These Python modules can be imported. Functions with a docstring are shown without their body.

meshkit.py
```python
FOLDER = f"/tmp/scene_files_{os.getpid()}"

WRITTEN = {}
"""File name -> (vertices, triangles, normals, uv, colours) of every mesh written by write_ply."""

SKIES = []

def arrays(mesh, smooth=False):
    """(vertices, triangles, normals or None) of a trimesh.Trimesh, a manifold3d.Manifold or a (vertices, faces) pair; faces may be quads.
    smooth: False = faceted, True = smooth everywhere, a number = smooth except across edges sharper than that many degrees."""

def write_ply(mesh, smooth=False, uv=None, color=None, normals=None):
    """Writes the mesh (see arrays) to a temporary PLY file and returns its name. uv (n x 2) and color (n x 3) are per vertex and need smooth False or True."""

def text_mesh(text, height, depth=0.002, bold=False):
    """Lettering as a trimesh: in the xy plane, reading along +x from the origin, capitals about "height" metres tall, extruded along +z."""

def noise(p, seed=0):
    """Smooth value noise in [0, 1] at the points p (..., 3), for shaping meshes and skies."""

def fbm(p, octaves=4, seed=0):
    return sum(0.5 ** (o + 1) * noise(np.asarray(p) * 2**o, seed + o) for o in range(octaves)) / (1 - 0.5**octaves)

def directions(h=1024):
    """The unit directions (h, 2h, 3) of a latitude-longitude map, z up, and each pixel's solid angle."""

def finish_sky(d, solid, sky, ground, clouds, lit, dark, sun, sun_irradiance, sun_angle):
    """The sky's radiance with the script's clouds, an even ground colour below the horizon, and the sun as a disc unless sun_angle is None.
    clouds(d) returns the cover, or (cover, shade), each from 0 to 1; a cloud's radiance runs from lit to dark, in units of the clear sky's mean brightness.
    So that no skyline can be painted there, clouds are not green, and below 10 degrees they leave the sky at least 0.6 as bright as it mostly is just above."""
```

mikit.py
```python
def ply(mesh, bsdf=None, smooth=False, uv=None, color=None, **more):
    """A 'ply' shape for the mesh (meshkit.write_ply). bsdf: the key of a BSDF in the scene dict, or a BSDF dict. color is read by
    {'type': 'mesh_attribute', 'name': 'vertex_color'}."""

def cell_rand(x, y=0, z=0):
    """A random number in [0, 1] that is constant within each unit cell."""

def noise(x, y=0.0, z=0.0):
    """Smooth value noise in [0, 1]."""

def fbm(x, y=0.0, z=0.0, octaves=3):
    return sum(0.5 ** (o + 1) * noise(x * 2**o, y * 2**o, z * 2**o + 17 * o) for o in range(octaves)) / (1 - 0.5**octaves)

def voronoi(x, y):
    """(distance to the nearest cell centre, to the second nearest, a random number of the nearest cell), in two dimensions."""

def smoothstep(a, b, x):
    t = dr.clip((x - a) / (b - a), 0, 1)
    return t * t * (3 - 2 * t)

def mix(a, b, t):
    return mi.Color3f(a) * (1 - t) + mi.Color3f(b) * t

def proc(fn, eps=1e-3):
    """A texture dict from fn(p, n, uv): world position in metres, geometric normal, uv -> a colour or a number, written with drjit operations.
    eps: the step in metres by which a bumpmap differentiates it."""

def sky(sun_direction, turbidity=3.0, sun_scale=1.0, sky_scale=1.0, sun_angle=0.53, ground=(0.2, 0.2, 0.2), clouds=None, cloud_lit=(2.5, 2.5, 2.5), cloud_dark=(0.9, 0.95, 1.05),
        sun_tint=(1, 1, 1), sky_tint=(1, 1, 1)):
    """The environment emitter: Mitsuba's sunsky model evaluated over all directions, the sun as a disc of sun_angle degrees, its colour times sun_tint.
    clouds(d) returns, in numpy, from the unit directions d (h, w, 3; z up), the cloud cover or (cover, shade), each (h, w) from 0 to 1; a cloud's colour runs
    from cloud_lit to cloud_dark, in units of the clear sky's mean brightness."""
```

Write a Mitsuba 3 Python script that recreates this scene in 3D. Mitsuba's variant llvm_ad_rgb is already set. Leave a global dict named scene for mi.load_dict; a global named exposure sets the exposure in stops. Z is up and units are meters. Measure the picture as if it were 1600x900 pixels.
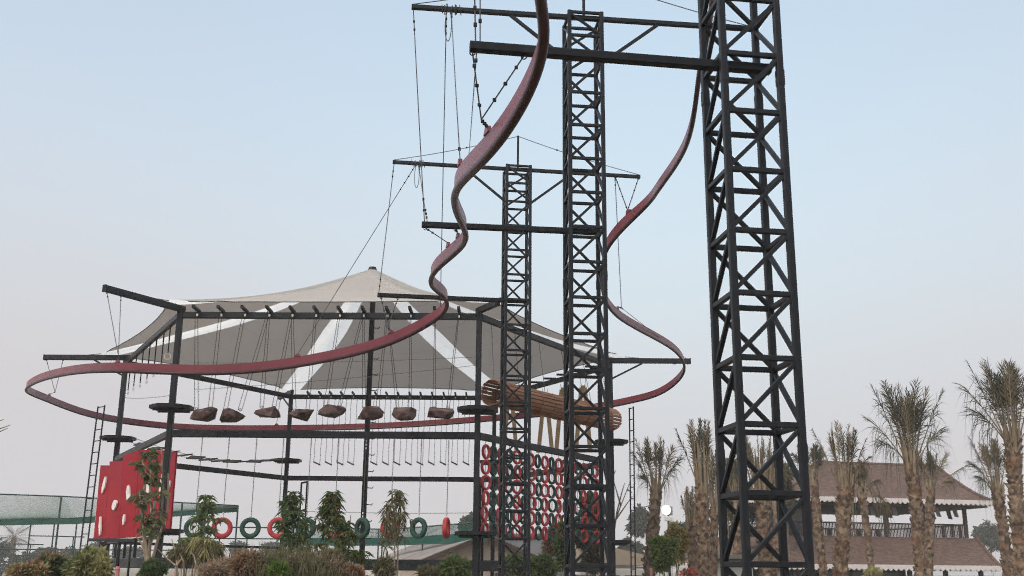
import math, random
import numpy as np, trimesh, mitsuba as mi, drjit as dr, mikit, meshkit
from scipy.interpolate import splprep, splev
from scipy.spatial import ConvexHull

# ------------------------------------------------------------------ camera, sky, exposure
T = mi.ScalarTransform4f
F_PX, PITCH, ROLL, CZ = 1662.04, 0.258892, 0.00893, 2.0
FW = np.array([0, math.cos(PITCH), math.sin(PITCH)])
UP0 = np.array([0, -math.sin(PITCH), math.cos(PITCH)])
RT = math.cos(ROLL) * np.array([1.0, 0, 0]) + math.sin(ROLL) * UP0
UP = -math.sin(ROLL) * np.array([1.0, 0, 0]) + math.cos(ROLL) * UP0
EYE = np.array([0, 0, CZ])
exposure = 2.78
scene = {
    'type': 'scene',
    'camera': {'type': 'perspective', 'fov': math.degrees(2 * math.atan(800 / F_PX)), 'fov_axis': 'x', 'near_clip': 0.1, 'far_clip': 5000.0,
               'to_world': T().look_at(origin=EYE.tolist(), target=(EYE + FW).tolist(), up=UP.tolist())},
}


def haze_clouds(d):
    """thin even haze: thick and slightly rosy low down, thinner and bluer higher up, a little brighter in the north"""
    e = np.degrees(np.arcsin(np.clip(d[..., 2], 0, 1)))
    n = meshkit.fbm(np.stack([d[..., 0] * 1.6 + 5, d[..., 1] * 1.6, d[..., 2] * 4], -1), 3, seed=4)
    g = nrm_(np.array([0.13, 0.94, 0.33]))
    glow = np.exp(-((1 - (d @ g)) / 0.06))
    cover = 0.62 + 0.35 * np.exp(-(np.clip(e - 8, 0, 90) / 16.0) ** 2) + 0.05 * (n - 0.5)
    shade = 0.0 + 0.85 * np.exp(-(e / 15.0) ** 2) + 0.42 * (1 - glow) + 0.15 * (n - 0.5)
    return np.clip(cover, 0, 1), np.clip(shade, 0, 1.0)


def nrm_(a):
    return a / np.linalg.norm(a)


scene['sky'] = mikit.sky((-0.45, -0.65, 0.75), turbidity=4.0, sun_scale=0.24, sun_angle=34, sun_tint=(0.93, 0.98, 1.06), sky_scale=1.0, clouds=haze_clouds,
                         cloud_lit=(1.07, 1.265, 1.33), cloud_dark=(0.985, 0.94, 0.95), ground=(0.2, 0.18, 0.15))
scene['sky']['sampling_weight'] = 12.0
labels = {}
ORD = ['first', 'second', 'third', 'fourth', 'fifth', 'sixth', 'seventh', 'eighth', 'ninth', 'tenth', 'eleventh', 'twelfth', 'thirteenth',
       'fourteenth', 'fifteenth', 'sixteenth', 'seventeenth', 'eighteenth', 'nineteenth', 'twentieth']


# ------------------------------------------------------------------ helpers
def at(px, py, Y):
    """the point that stands at depth Y (metres north of the eye) along the sight line of photo point (px, py)"""
    d = FW + (px - 800) / F_PX * RT + (450 - py) / F_PX * UP
    return EYE + d * (Y / d[1])


def V(*a):
    return np.array(a, float)


def nrm(a):
    a = np.asarray(a, float)
    return a / (np.linalg.norm(a) + 1e-12)


used = {}


def numbered(name):
    n = used.get(name, 0)
    used[name] = n + 1
    return name if n == 0 else f'{name}_{n:03d}'


def thing(name, label, cat, group=None, kind=None):
    key = numbered(name)
    labels[key] = {'label': label, 'category': cat}
    if group:
        labels[key]['group'] = group
    if kind:
        labels[key]['kind'] = kind
    return key


def part(parent, name, mesh, bsdf, smooth=False, label=None, kind=None):
    key = numbered(parent + '__' + name)
    scene[key] = mikit.ply(mesh, bsdf, smooth)
    if label or kind:
        labels[key] = {k: v for k, v in (('label', label), ('kind', kind)) if v}
    return key


def single(name, mesh, bsdf, label, cat, group=None, smooth=False):
    key = thing(name, label, cat, group)
    scene[key] = mikit.ply(mesh, bsdf, smooth)
    return key


def ground_piece(name, mesh, bsdf, label, smooth=False):
    scene[name] = mikit.ply(mesh, bsdf, smooth)
    labels[name] = {'label': label, 'kind': 'structure', 'category': name.replace('_', ' ')}


def cat(ms):
    vs, fs, o = [], [], 0
    for m in ms:
        v, f = (m.vertices, m.faces) if hasattr(m, 'vertices') else m
        vs.append(np.asarray(v, float))
        fs.append(np.asarray(f, int) + o)
        o += len(v)
    return np.vstack(vs), np.vstack(fs)


def bar(p, q, w, h=None, up=(0, 0, 1), ch=0.12):
    """a square-section steel bar from p to q with small chamfers, w across, h along up"""
    p, q = np.asarray(p, float), np.asarray(q, float)
    h = h or w
    t = nrm(q - p)
    up = np.asarray(up, float)
    if abs(t @ up) > 0.97:
        up = V(0, 1, 0) if abs(t[1]) < 0.9 else V(1, 0, 0)
    s = nrm(np.cross(t, up))
    u = np.cross(s, t)
    c = ch * min(w, h)
    a, b = w / 2, h / 2
    prof = [(-a + c, -b), (a - c, -b), (a, -b + c), (a, b - c), (a - c, b), (-a + c, b), (-a, b - c), (-a, -b + c)]
    v = np.array([e + x * s + y * u for e in (p, q) for x, y in prof])
    f = []
    n = 8
    for i in range(n):
        j = (i + 1) % n
        f += [[i, j, n + j], [i, n + j, n + i]]
    f += [[0, i + 1, i] for i in range(1, n - 1)] + [[n, n + i, n + i + 1] for i in range(1, n - 1)]
    return v, np.array(f)


def box(c, sx, sy, sz, yaw=0.0, axes=None):
    c = np.asarray(c, float)
    X = V(math.cos(yaw), math.sin(yaw), 0) if axes is None else axes[0]
    Yv = V(-math.sin(yaw), math.cos(yaw), 0) if axes is None else axes[1]
    Z = V(0, 0, 1) if axes is None else axes[2]
    return bar(c - X * sx / 2, c + X * sx / 2, sy, sz, up=Z, ch=0.06)


def tube(pts, r, sides=6, caps=True):
    p = np.asarray(pts, float)
    n = len(p)
    t = np.gradient(p, axis=0) if n > 2 else np.repeat((p[1] - p[0])[None], 2, 0)
    t /= np.linalg.norm(t, axis=1, keepdims=True) + 1e-12
    r = np.broadcast_to(np.asarray(r, float), (n,))
    a = nrm(np.cross(t[0], V(0, 0, 1) if abs(t[0][2]) < 0.9 else V(1, 0, 0)))
    A = []
    for k in range(n):
        a = nrm(a - (a @ t[k]) * t[k])
        A.append(a)
    A = np.array(A)
    B = np.cross(t, A)
    ang = np.arange(sides) * 2 * np.pi / sides
    v = p[:, None] + r[:, None, None] * (np.cos(ang)[None, :, None] * A[:, None] + np.sin(ang)[None, :, None] * B[:, None])
    i, j = np.meshgrid(np.arange(n - 1), np.arange(sides), indexing='ij')
    jj = (j + 1) % sides
    q = np.stack([i * sides + j, i * sides + jj, (i + 1) * sides + jj, (i + 1) * sides + j], -1).reshape(-1, 4)
    f = np.vstack([q[:, [0, 1, 2]], q[:, [0, 2, 3]]])
    v = v.reshape(-1, 3)
    if caps:
        f = np.vstack([f, [[0, k + 1, k] for k in range(1, sides - 1)], [[(n - 1) * sides, (n - 1) * sides + k, (n - 1) * sides + k + 1] for k in range(1, sides - 1)]])
    return v, f


def sag(p, q, s, n=9):
    t = np.linspace(0, 1, n)[:, None]
    r = np.asarray(p) * (1 - t) + np.asarray(q) * t
    r[:, 2] -= s * 4 * t[:, 0] * (1 - t[:, 0])
    return r


def extrude_poly(poly, normal_thick):
    """flat polygon (n,3), thickened along the vector normal_thick; fan triangulation (convex)"""
    p = np.asarray(poly, float)
    n = len(p)
    v = np.vstack([p, p + np.asarray(normal_thick)])
    f = [[0, i + 1, i] for i in range(1, n - 1)] + [[n, n + i, n + i + 1] for i in range(1, n - 1)]
    for i in range(n):
        j = (i + 1) % n
        f += [[i, j, n + j], [i, n + j, n + i]]
    return v, np.array(f)


def torus(R, r, seg=28, sides=10, squash=1.0):
    """ring about the local y axis; squash stretches the tread width"""
    a = np.arange(seg) * 2 * np.pi / seg
    b = np.arange(sides) * 2 * np.pi / sides
    cb, sb = np.cos(b), np.sin(b)
    pr = np.sign(cb) * np.abs(cb) ** 0.7 * r
    py = np.sign(sb) * np.abs(sb) ** 0.7 * r * squash
    v = np.stack([(R + pr)[None] * np.cos(a)[:, None], np.broadcast_to(py, (seg, sides)), (R + pr)[None] * np.sin(a)[:, None]], -1).reshape(-1, 3)
    i, j = np.meshgrid(np.arange(seg), np.arange(sides), indexing='ij')
    ii, jj = (i + 1) % seg, (j + 1) % sides
    q = np.stack([i * sides + j, i * sides + jj, ii * sides + jj, ii * sides + j], -1).reshape(-1, 4)
    return v, np.vstack([q[:, [0, 2, 1]], q[:, [0, 3, 2]]])


def place(m, loc, yaw=0.0, roll=0.0):
    v, f = m
    cr, sr = math.cos(roll), math.sin(roll)
    v = np.stack([v[:, 0] * cr + v[:, 2] * sr, v[:, 1], -v[:, 0] * sr + v[:, 2] * cr], -1)
    c, s = math.cos(yaw), math.sin(yaw)
    return np.stack([v[:, 0] * c - v[:, 1] * s, v[:, 0] * s + v[:, 1] * c, v[:, 2]], -1) + np.asarray(loc), f


def grid_mesh(P):
    """surface of a grid of points (m, n, 3)"""
    m, n = P.shape[:2]
    i, j = np.meshgrid(np.arange(m - 1), np.arange(n - 1), indexing='ij')
    q = np.stack([i * n + j, (i + 1) * n + j, (i + 1) * n + j + 1, i * n + j + 1], -1).reshape(-1, 4)
    return P.reshape(-1, 3), np.vstack([q[:, [0, 1, 2]], q[:, [0, 2, 3]]])


def leaves(base, axis, length, width, rng, droop=0.3):
    """pointed leaves of two folded halves each: base points, axes (unit), length and width"""
    n = len(base)
    axis = axis / (np.linalg.norm(axis, axis=1, keepdims=True) + 1e-9)
    L = length * (0.7 + 0.6 * rng.random(n))[:, None]
    side = np.cross(axis, rng.normal(size=(n, 3)))
    side /= np.linalg.norm(side, axis=1, keepdims=True) + 1e-9
    nor = np.cross(side, axis)
    W = width * (0.7 + 0.6 * rng.random(n))[:, None]
    mid = base + axis * L * 0.45
    tip = base + axis * L
    tip[:, 2] -= droop * L[:, 0]
    fold = nor * W * 0.25
    v = np.stack([base, mid + side * W / 2 + fold, tip, mid - side * W / 2 + fold, mid], 1).reshape(-1, 3)
    k = np.arange(n)[:, None] * 5
    f = np.concatenate([k + [0, 1, 4], k + [4, 1, 2], k + [0, 4, 3], k + [4, 2, 3]], 0)
    return v, f


def rand_dirs(n, rng):
    d = rng.normal(size=(n, 3))
    return d / np.linalg.norm(d, axis=1, keepdims=True)


# ------------------------------------------------------------------ materials
def mat(name, fn, rough=0.7, spec=0.3, metal=0.0, bump=None, extra=None):
    b = {'type': 'principled', 'base_color': mikit.proc(fn), 'roughness': rough, 'specular': spec, 'metallic': metal, **(extra or {})}
    if bump:
        b = {'type': 'bumpmap', 'arbitrary': mikit.proc(bump[0], bump[2] if len(bump) > 2 else 1e-3), 'scale': bump[1], 'bsdf': b}
    scene[name] = {'type': 'twosided', 'bsdf': b}


def mottled(a, b, s, sz=None, o=3):
    sz = sz or s
    return lambda p, n, uv: mikit.mix(a, b, mikit.smoothstep(0.3, 0.7, mikit.fbm(p.x * s, p.y * s, p.z * sz, octaves=o)))


def foliage(name, a, b, c, trans=0.5, s=3.0):
    def fn(p, n, uv):
        k = mikit.noise(p.x * s, p.y * s, p.z * s)
        j = mikit.cell_rand(dr.floor(p.x * 14), dr.floor(p.y * 14), dr.floor(p.z * 14))
        return mikit.mix(mikit.mix(a, b, k), c, j * j)
    scene[name] = {'type': 'principledthin', 'base_color': mikit.proc(fn), 'roughness': 0.55, 'diff_trans': trans, 'eta': 1.4, 'spec_trans': 0.0}


def steel_fn(a, b):
    def fn(p, n, uv):
        k = mikit.fbm(p.x * 2.3, p.y * 2.3, p.z * 1.1)
        dust = mikit.smoothstep(0.62, 0.8, mikit.fbm(p.x * 9, p.y * 9, p.z * 4)) * 0.5
        return mikit.mix(mikit.mix(a, b, k), (0.032, 0.032, 0.033), dust)
    return fn


mat('mat_steel', steel_fn((0.012, 0.0138, 0.018), (0.0155, 0.0178, 0.0228)), 0.42, 0.26)
mat('mat_steel_dark', steel_fn((0.009, 0.010, 0.013), (0.012, 0.013, 0.017)), 0.45, 0.22)
mat('mat_cable', mottled((0.06, 0.06, 0.065), (0.12, 0.115, 0.11), 30), 0.5, 0.4)
mat('mat_black_rope', mottled((0.012, 0.012, 0.013), (0.03, 0.028, 0.027), 40), 0.9, 0.1)
mat('mat_galvanised', mottled((0.55, 0.55, 0.56), (0.75, 0.75, 0.76), 12), 0.45, 0.5)
mat('mat_rail_red', mottled((0.15, 0.022, 0.034), (0.175, 0.028, 0.041), 1.7), 0.36, 0.5)
mat('mat_rail_tube', mottled((0.04, 0.011, 0.016), (0.055, 0.015, 0.021), 1.7), 0.4, 0.4)
mat('mat_wall_red', mottled((0.30, 0.007, 0.02), (0.345, 0.012, 0.026), 1.3), 0.5, 0.3)
mat('mat_hold', mottled((0.86, 0.82, 0.81), (0.78, 0.71, 0.69), 9), 0.6, 0.3)
mat('mat_panel_edge', mottled((0.75, 0.7, 0.7), (0.68, 0.6, 0.6), 6), 0.6, 0.3)
mat('mat_tyre_red', mottled((0.5, 0.065, 0.072), (0.42, 0.045, 0.052), 6), 0.6, 0.3)
mat('mat_tyre_green', mottled((0.02, 0.06, 0.05), (0.028, 0.078, 0.065), 6), 0.6, 0.3)


def rock_fn(p, n, uv):
    k = mikit.fbm(p.x * 8, p.y * 8, p.z * 8, octaves=4)
    return mikit.mix((0.05, 0.03, 0.028), (0.15, 0.105, 0.098), mikit.smoothstep(0.3, 0.7, k))


mat('mat_rock', rock_fn, 0.9, 0.15, bump=(lambda p, n, uv: mikit.fbm(p.x * 22, p.y * 22, p.z * 22, octaves=3), 0.03, 0.01))


def wood_fn(a, b):
    def fn(p, n, uv):
        g = mikit.fbm(p.x * 3 + p.z * 40, p.y * 3 - p.z * 25, p.z * 30, octaves=3)
        q = mikit.noise(p.x * 0.9, p.y * 0.9, p.z * 7)
        return mikit.mix(a, b, mikit.smoothstep(0.25, 0.75, 0.6 * g + 0.4 * q))
    return fn


mat('mat_slat', wood_fn((0.22, 0.10, 0.055), (0.36, 0.19, 0.105)), 0.65, 0.25)
mat('mat_slat_dark', wood_fn((0.16, 0.075, 0.045), (0.29, 0.14, 0.08)), 0.65, 0.25)
mat('mat_hoop', mottled((0.2, 0.06, 0.045), (0.28, 0.1, 0.07), 5), 0.6, 0.3)
mat('mat_wood_pale', wood_fn((0.45, 0.30, 0.17), (0.6, 0.43, 0.27)), 0.7, 0.2)
mat('mat_plank', wood_fn((0.05, 0.045, 0.042), (0.1, 0.09, 0.08)), 0.8, 0.2)
mat('mat_ring', mottled((0.62, 0.55, 0.46), (0.7, 0.63, 0.55), 9), 0.5, 0.3)


def weave_fn(a, b):
    """plain weave with a sewn seam about every 1.3 m out from the peak, and faint dust streaks"""
    def fn(p, n, uv):
        r = dr.sqrt(dr.square(p.x + 4.62) + dr.square(p.y - 34.3)) / 1.3
        seam = mikit.smoothstep(0.025, 0.0, dr.abs(r - dr.floor(r) - 0.5))
        k = mikit.smoothstep(0.3, 0.7, mikit.fbm(p.x * 0.9, p.y * 0.9, p.z * 1.4, octaves=4))
        return mikit.mix(a, b, k) * (1 - 0.12 * seam)
    return fn


scene['mat_canopy'] = {'type': 'principledthin', 'base_color': mikit.proc(weave_fn((0.485, 0.453, 0.428), (0.505, 0.472, 0.447))), 'roughness': 0.85, 'diff_trans': 0.64, 'eta': 1.3}
scene['mat_canopy_white'] = {'type': 'principledthin', 'base_color': mikit.proc(weave_fn((0.93, 0.92, 0.90), (0.96, 0.95, 0.93))), 'roughness': 0.7, 'diff_trans': 1.5, 'eta': 1.3}
mat('mat_net_green', mottled((0.02, 0.09, 0.07), (0.028, 0.11, 0.088), 1.0), 0.8, 0.1)
mat('mat_net_pale', mottled((0.25, 0.37, 0.34), (0.3, 0.41, 0.38), 1.0), 0.8, 0.1)
mat('mat_pole_green', mottled((0.03, 0.06, 0.06), (0.05, 0.085, 0.08), 2.0), 0.6, 0.3)


def bark_fn(p, n, uv):
    k = mikit.fbm(p.x * 9, p.y * 9, p.z * 7, octaves=4)
    q = mikit.noise(p.x * 3.5, p.y * 3.5, p.z * 3.0)
    return mikit.mix(mikit.mix((0.10, 0.073, 0.055), (0.34, 0.255, 0.19), mikit.smoothstep(0.3, 0.7, k)), (0.22, 0.12, 0.08), mikit.smoothstep(0.5, 0.8, q) * 0.6)


mat('mat_palm_trunk', bark_fn, 0.95, 0.1, bump=(lambda p, n, uv: mikit.fbm(p.x * 30, p.y * 30, p.z * 14, octaves=2), 0.02, 0.006))
mat('mat_palm_stalk', mottled((0.22, 0.175, 0.125), (0.31, 0.245, 0.175), 5), 0.8, 0.15)
foliage('mat_frond', (0.038, 0.048, 0.034), (0.07, 0.08, 0.055), (0.14, 0.125, 0.085), 0.4, 2.0)
foliage('mat_frond_dry', (0.20, 0.165, 0.10), (0.15, 0.125, 0.085), (0.24, 0.18, 0.12), 0.5, 2.0)
foliage('mat_leaf_dark', (0.065, 0.108, 0.045), (0.095, 0.14, 0.06), (0.16, 0.20, 0.10), 0.9)
foliage('mat_leaf_mid', (0.09, 0.14, 0.05), (0.135, 0.185, 0.07), (0.21, 0.24, 0.115), 0.9)
foliage('mat_leaf_bright', (0.05, 0.11, 0.02), (0.09, 0.16, 0.03), (0.16, 0.2, 0.06), 0.6)
foliage('mat_leaf_yellow', (0.32, 0.31, 0.12), (0.39, 0.36, 0.16), (0.52, 0.47, 0.28), 0.9)
foliage('mat_leaf_gold', (0.16, 0.13, 0.03), (0.12, 0.12, 0.03), (0.33, 0.16, 0.05), 0.6)
foliage('mat_leaf_olive', (0.16, 0.15, 0.082), (0.125, 0.128, 0.066), (0.25, 0.215, 0.14), 0.8)
foliage('mat_leaf_dry', (0.42, 0.32, 0.24), (0.33, 0.245, 0.18), (0.52, 0.41, 0.3), 0.8)
foliage('mat_leaf_russet', (0.30, 0.175, 0.11), (0.22, 0.13, 0.085), (0.42, 0.26, 0.16), 0.7)
foliage('mat_leaf_orange', (0.38, 0.13, 0.05), (0.30, 0.15, 0.05), (0.45, 0.2, 0.08), 0.5)
foliage('mat_petal_red', (0.55, 0.06, 0.05), (0.45, 0.05, 0.05), (0.6, 0.14, 0.1), 0.5)
foliage('mat_far_leaf', (0.05, 0.065, 0.042), (0.07, 0.085, 0.055), (0.10, 0.11, 0.075), 0.5, 0.8)
mat('mat_stem', mottled((0.16, 0.12, 0.085), (0.28, 0.22, 0.16), 7), 0.9, 0.1)
mat('mat_stem_pale', mottled((0.34, 0.28, 0.21), (0.24, 0.18, 0.13), 7), 0.9, 0.1)
mat('mat_ground', mottled((0.21, 0.165, 0.12), (0.13, 0.115, 0.07), 0.22), 0.95, 0.1)


def roof_fn(p, n, uv):
    c = mikit.cell_rand(dr.floor(p.x * 6), dr.floor(p.z * 9), dr.floor(p.y * 6))
    k = mikit.fbm(p.x * 0.7, p.y * 0.7, p.z * 1.3)
    row = mikit.smoothstep(0.0, 0.35, p.z * 9 - dr.floor(p.z * 9))
    return mikit.mix((0.055, 0.036, 0.029), (0.19, 0.125, 0.104), 0.55 * c + 0.27 * k + 0.18 * row)


mat('mat_roof_tile', roof_fn, 0.85, 0.15)
mat('mat_roof_grey', mottled((0.17, 0.155, 0.145), (0.24, 0.215, 0.2), 0.9), 0.85, 0.1)
mat('mat_white_trim', mottled((0.74, 0.70, 0.69), (0.68, 0.63, 0.62), 3), 0.6, 0.25)
mat('mat_dark_wood', wood_fn((0.065, 0.046, 0.04), (0.105, 0.075, 0.065)), 0.6, 0.25)
mat('mat_dark_wall', mottled((0.05, 0.05, 0.06), (0.075, 0.07, 0.08), 0.8), 0.7, 0.2)
mat('mat_beige', mottled((0.44, 0.36, 0.29), (0.5, 0.42, 0.345), 0.8), 0.85, 0.1)
mat('mat_pale_wall', mottled((0.62, 0.6, 0.56), (0.7, 0.68, 0.65), 0.6), 0.85, 0.1)
mat('mat_grey_wall', mottled((0.17, 0.175, 0.19), (0.23, 0.235, 0.25), 0.6), 0.8, 0.15)
mat('mat_glass', mottled((0.09, 0.13, 0.115), (0.16, 0.19, 0.18), 1.5), 0.12, 0.5)
mat('mat_cloth_dark', mottled((0.04, 0.04, 0.05), (0.06, 0.06, 0.07), 2), 0.9, 0.1)
mat('mat_cloth_grey', mottled((0.3, 0.29, 0.3), (0.36, 0.35, 0.36), 2), 0.9, 0.1)
mat('mat_post_pink', mottled((0.5, 0.17, 0.16), (0.58, 0.24, 0.22), 4), 0.7, 0.2)
mat('mat_terracotta', mottled((0.42, 0.19, 0.11), (0.34, 0.14, 0.08), 4), 0.85, 0.1)

# ------------------------------------------------------------------ ground
g = np.linspace(-1, 1, 61)
gx, gy = np.meshgrid(np.sign(g) * np.abs(g) ** 2.2 * 1600, np.sign(g) * np.abs(g) ** 2.2 * 1600 + 20, indexing='ij')
gz = 0.12 * (meshkit.fbm(np.stack([gx * 0.05, gy * 0.05, gx * 0], -1), 3) - 0.5)
ground_piece('ground', grid_mesh(np.stack([gx, gy, gz], -1)), 'mat_ground', 'dry brown earth with patchy weeds under the rope course', True)

# ------------------------------------------------------------------ hexagonal rope-course frame
HX, HY, HYAW, HS = -4.754, 34.557, -0.01562, 8.0
ZT, ZM = 6.5008 + CZ, 3.339 + CZ
ZL, ZH, ZP, ZQ = CZ + 0.09, CZ + 0.72, CZ + 4.0, CZ + 0.86      # low beam, rail, upper platforms, lower platforms
ANG = dict(A=240, B=300, E=0, F=60, D=120, C=180)


def hexp(n, z, out=0.0):
    a = math.radians(ANG[n]) + HYAW
    return V(HX + (HS + out) * math.cos(a), HY + (HS + out) * math.sin(a), z)


def on_side(n, m, t, z):
    return hexp(n, z) * (1 - t) + hexp(m, z) * t


frame = thing('rope_course_frame', 'large dark grey hexagonal steel frame of the rope course, standing under the shade canopy', 'steel frame')
SIDES = [('A', 'B'), ('B', 'E'), ('E', 'F'), ('F', 'D'), ('D', 'C'), ('C', 'A')]
for n in 'ABEFDC':
    part(frame, 'post', bar(hexp(n, 0), hexp(n, ZT + 0.085), 0.15), 'mat_steel')
for n, m in SIDES:
    d = nrm(hexp(m, 0) - hexp(n, 0))
    for nm, z, h, w in (('top_beam', ZT, 0.17, 0.12), ('middle_beam', ZM, 0.18, 0.12), ('lower_beam', ZL, 0.27, 0.14)):
        part(frame, nm, bar(hexp(n, z) + d * 0.08, hexp(m, z) - d * 0.08, w, h), 'mat_steel')
for n, m in (('D', 'C'), ('C', 'A')):
    d = nrm(hexp(m, 0) - hexp(n, 0))
    part(frame, 'guard_beam', bar(hexp(n, ZH) + d * 0.08, hexp(m, ZH) - d * 0.08, 0.07, 0.09), 'mat_steel')
    for t in (0.2, 0.4, 0.6, 0.8):
        p = on_side(n, m, t, 0)
        part(frame, 'guard_post', bar(V(p[0], p[1], ZL + 0.136), V(p[0], p[1], ZH - 0.046), 0.07), 'mat_steel')
ARMS = dict(A=2.45, B=1.0, E=2.62, F=1.2, D=1.5, C=2.72)
ZA = ZT + 0.175
for n, L in ARMS.items():
    part(frame, 'cantilever_arm', bar(hexp(n, ZA, -0.12), hexp(n, ZA, L), 0.12, 0.17), 'mat_steel')
    if n in 'CED':
        part(frame, 'arm_brace', bar(hexp(n, ZT - 0.42, 0.06), hexp(n, ZA - 0.088, min(1.05, L - 0.15)), 0.055), 'mat_steel')
    part(frame, 'arm_cap', bar(hexp(n, ZA, L + 0.003), hexp(n, ZA, L + 0.025), 0.14, 0.19), 'mat_steel_dark')
# central climbing mast with pegs
MX, MY = -4.62, 34.3
APEX = at(582, 420, MY)
mast = thing('climbing_mast', 'dark steel centre mast with climbing pegs, holding up the canopy peak', 'mast')
part(mast, 'shaft', bar(V(MX, MY, 0), V(MX, MY, APEX[2] - 0.03), 0.16), 'mat_steel_dark')
part(mast, 'cap', tube([V(MX, MY, APEX[2] - 0.03), V(MX, MY, APEX[2] + 0.06)], [0.09, 0.05], 10), 'mat_steel_dark')
for k in range(15):
    z = CZ + 0.4 + k * 0.52
    part(mast, 'peg', tube([V(MX + 0.07, MY, z), V(MX + 0.24, MY - 0.03, z - 0.02), V(MX + 0.27, MY - 0.03, z + 0.03)], 0.016, 6), 'mat_steel_dark')
# bracket stubs on the front and back top beams
STUBS = {}
for n, m, xs in (('A', 'B', [310, 348, 385, 423, 459, 496, 533, 570, 607, 643, 681, 718]), ('D', 'F', [483, 501, 518, 535, 553, 588, 605, 623, 641, 658, 676, 694, 712, 729])):
    a, b = hexp(n, ZT), hexp(m, ZT)
    ins = nrm(V(HX, HY, 0) - (a + b) / 2 * V(1, 1, 0))
    for x in xs:
        y0 = a[1]
        X = at(x, 490 if n == 'A' else 618, y0)[0]
        p = V(X, a[1] + (b[1] - a[1]) * (X - a[0]) / (b[0] - a[0]), ZT + 0.086 + 0.04)
        near = V(0, -1, 0)
        s = part(frame, 'bracket', bar(p - near * 0.12, p + near * (0.5 if n == 'A' else 0.42), 0.075 if n == 'A' else 0.06, 0.08), 'mat_steel_dark')
        part(s, 'pulley', box(p + V(0, -0.085, -0.14), 0.045, 0.04, 0.07), 'mat_galvanised')
        STUBS.setdefault(n, []).append(p)


def octagon(c, r, th, rot=0.39):
    a = math.pi / 8 + np.arange(8) * math.pi / 4
    return extrude_poly(np.stack([c[0] + r * np.cos(a), c[1] + r * np.sin(a), np.full(8, c[2])], -1), (0, 0, th))


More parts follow.
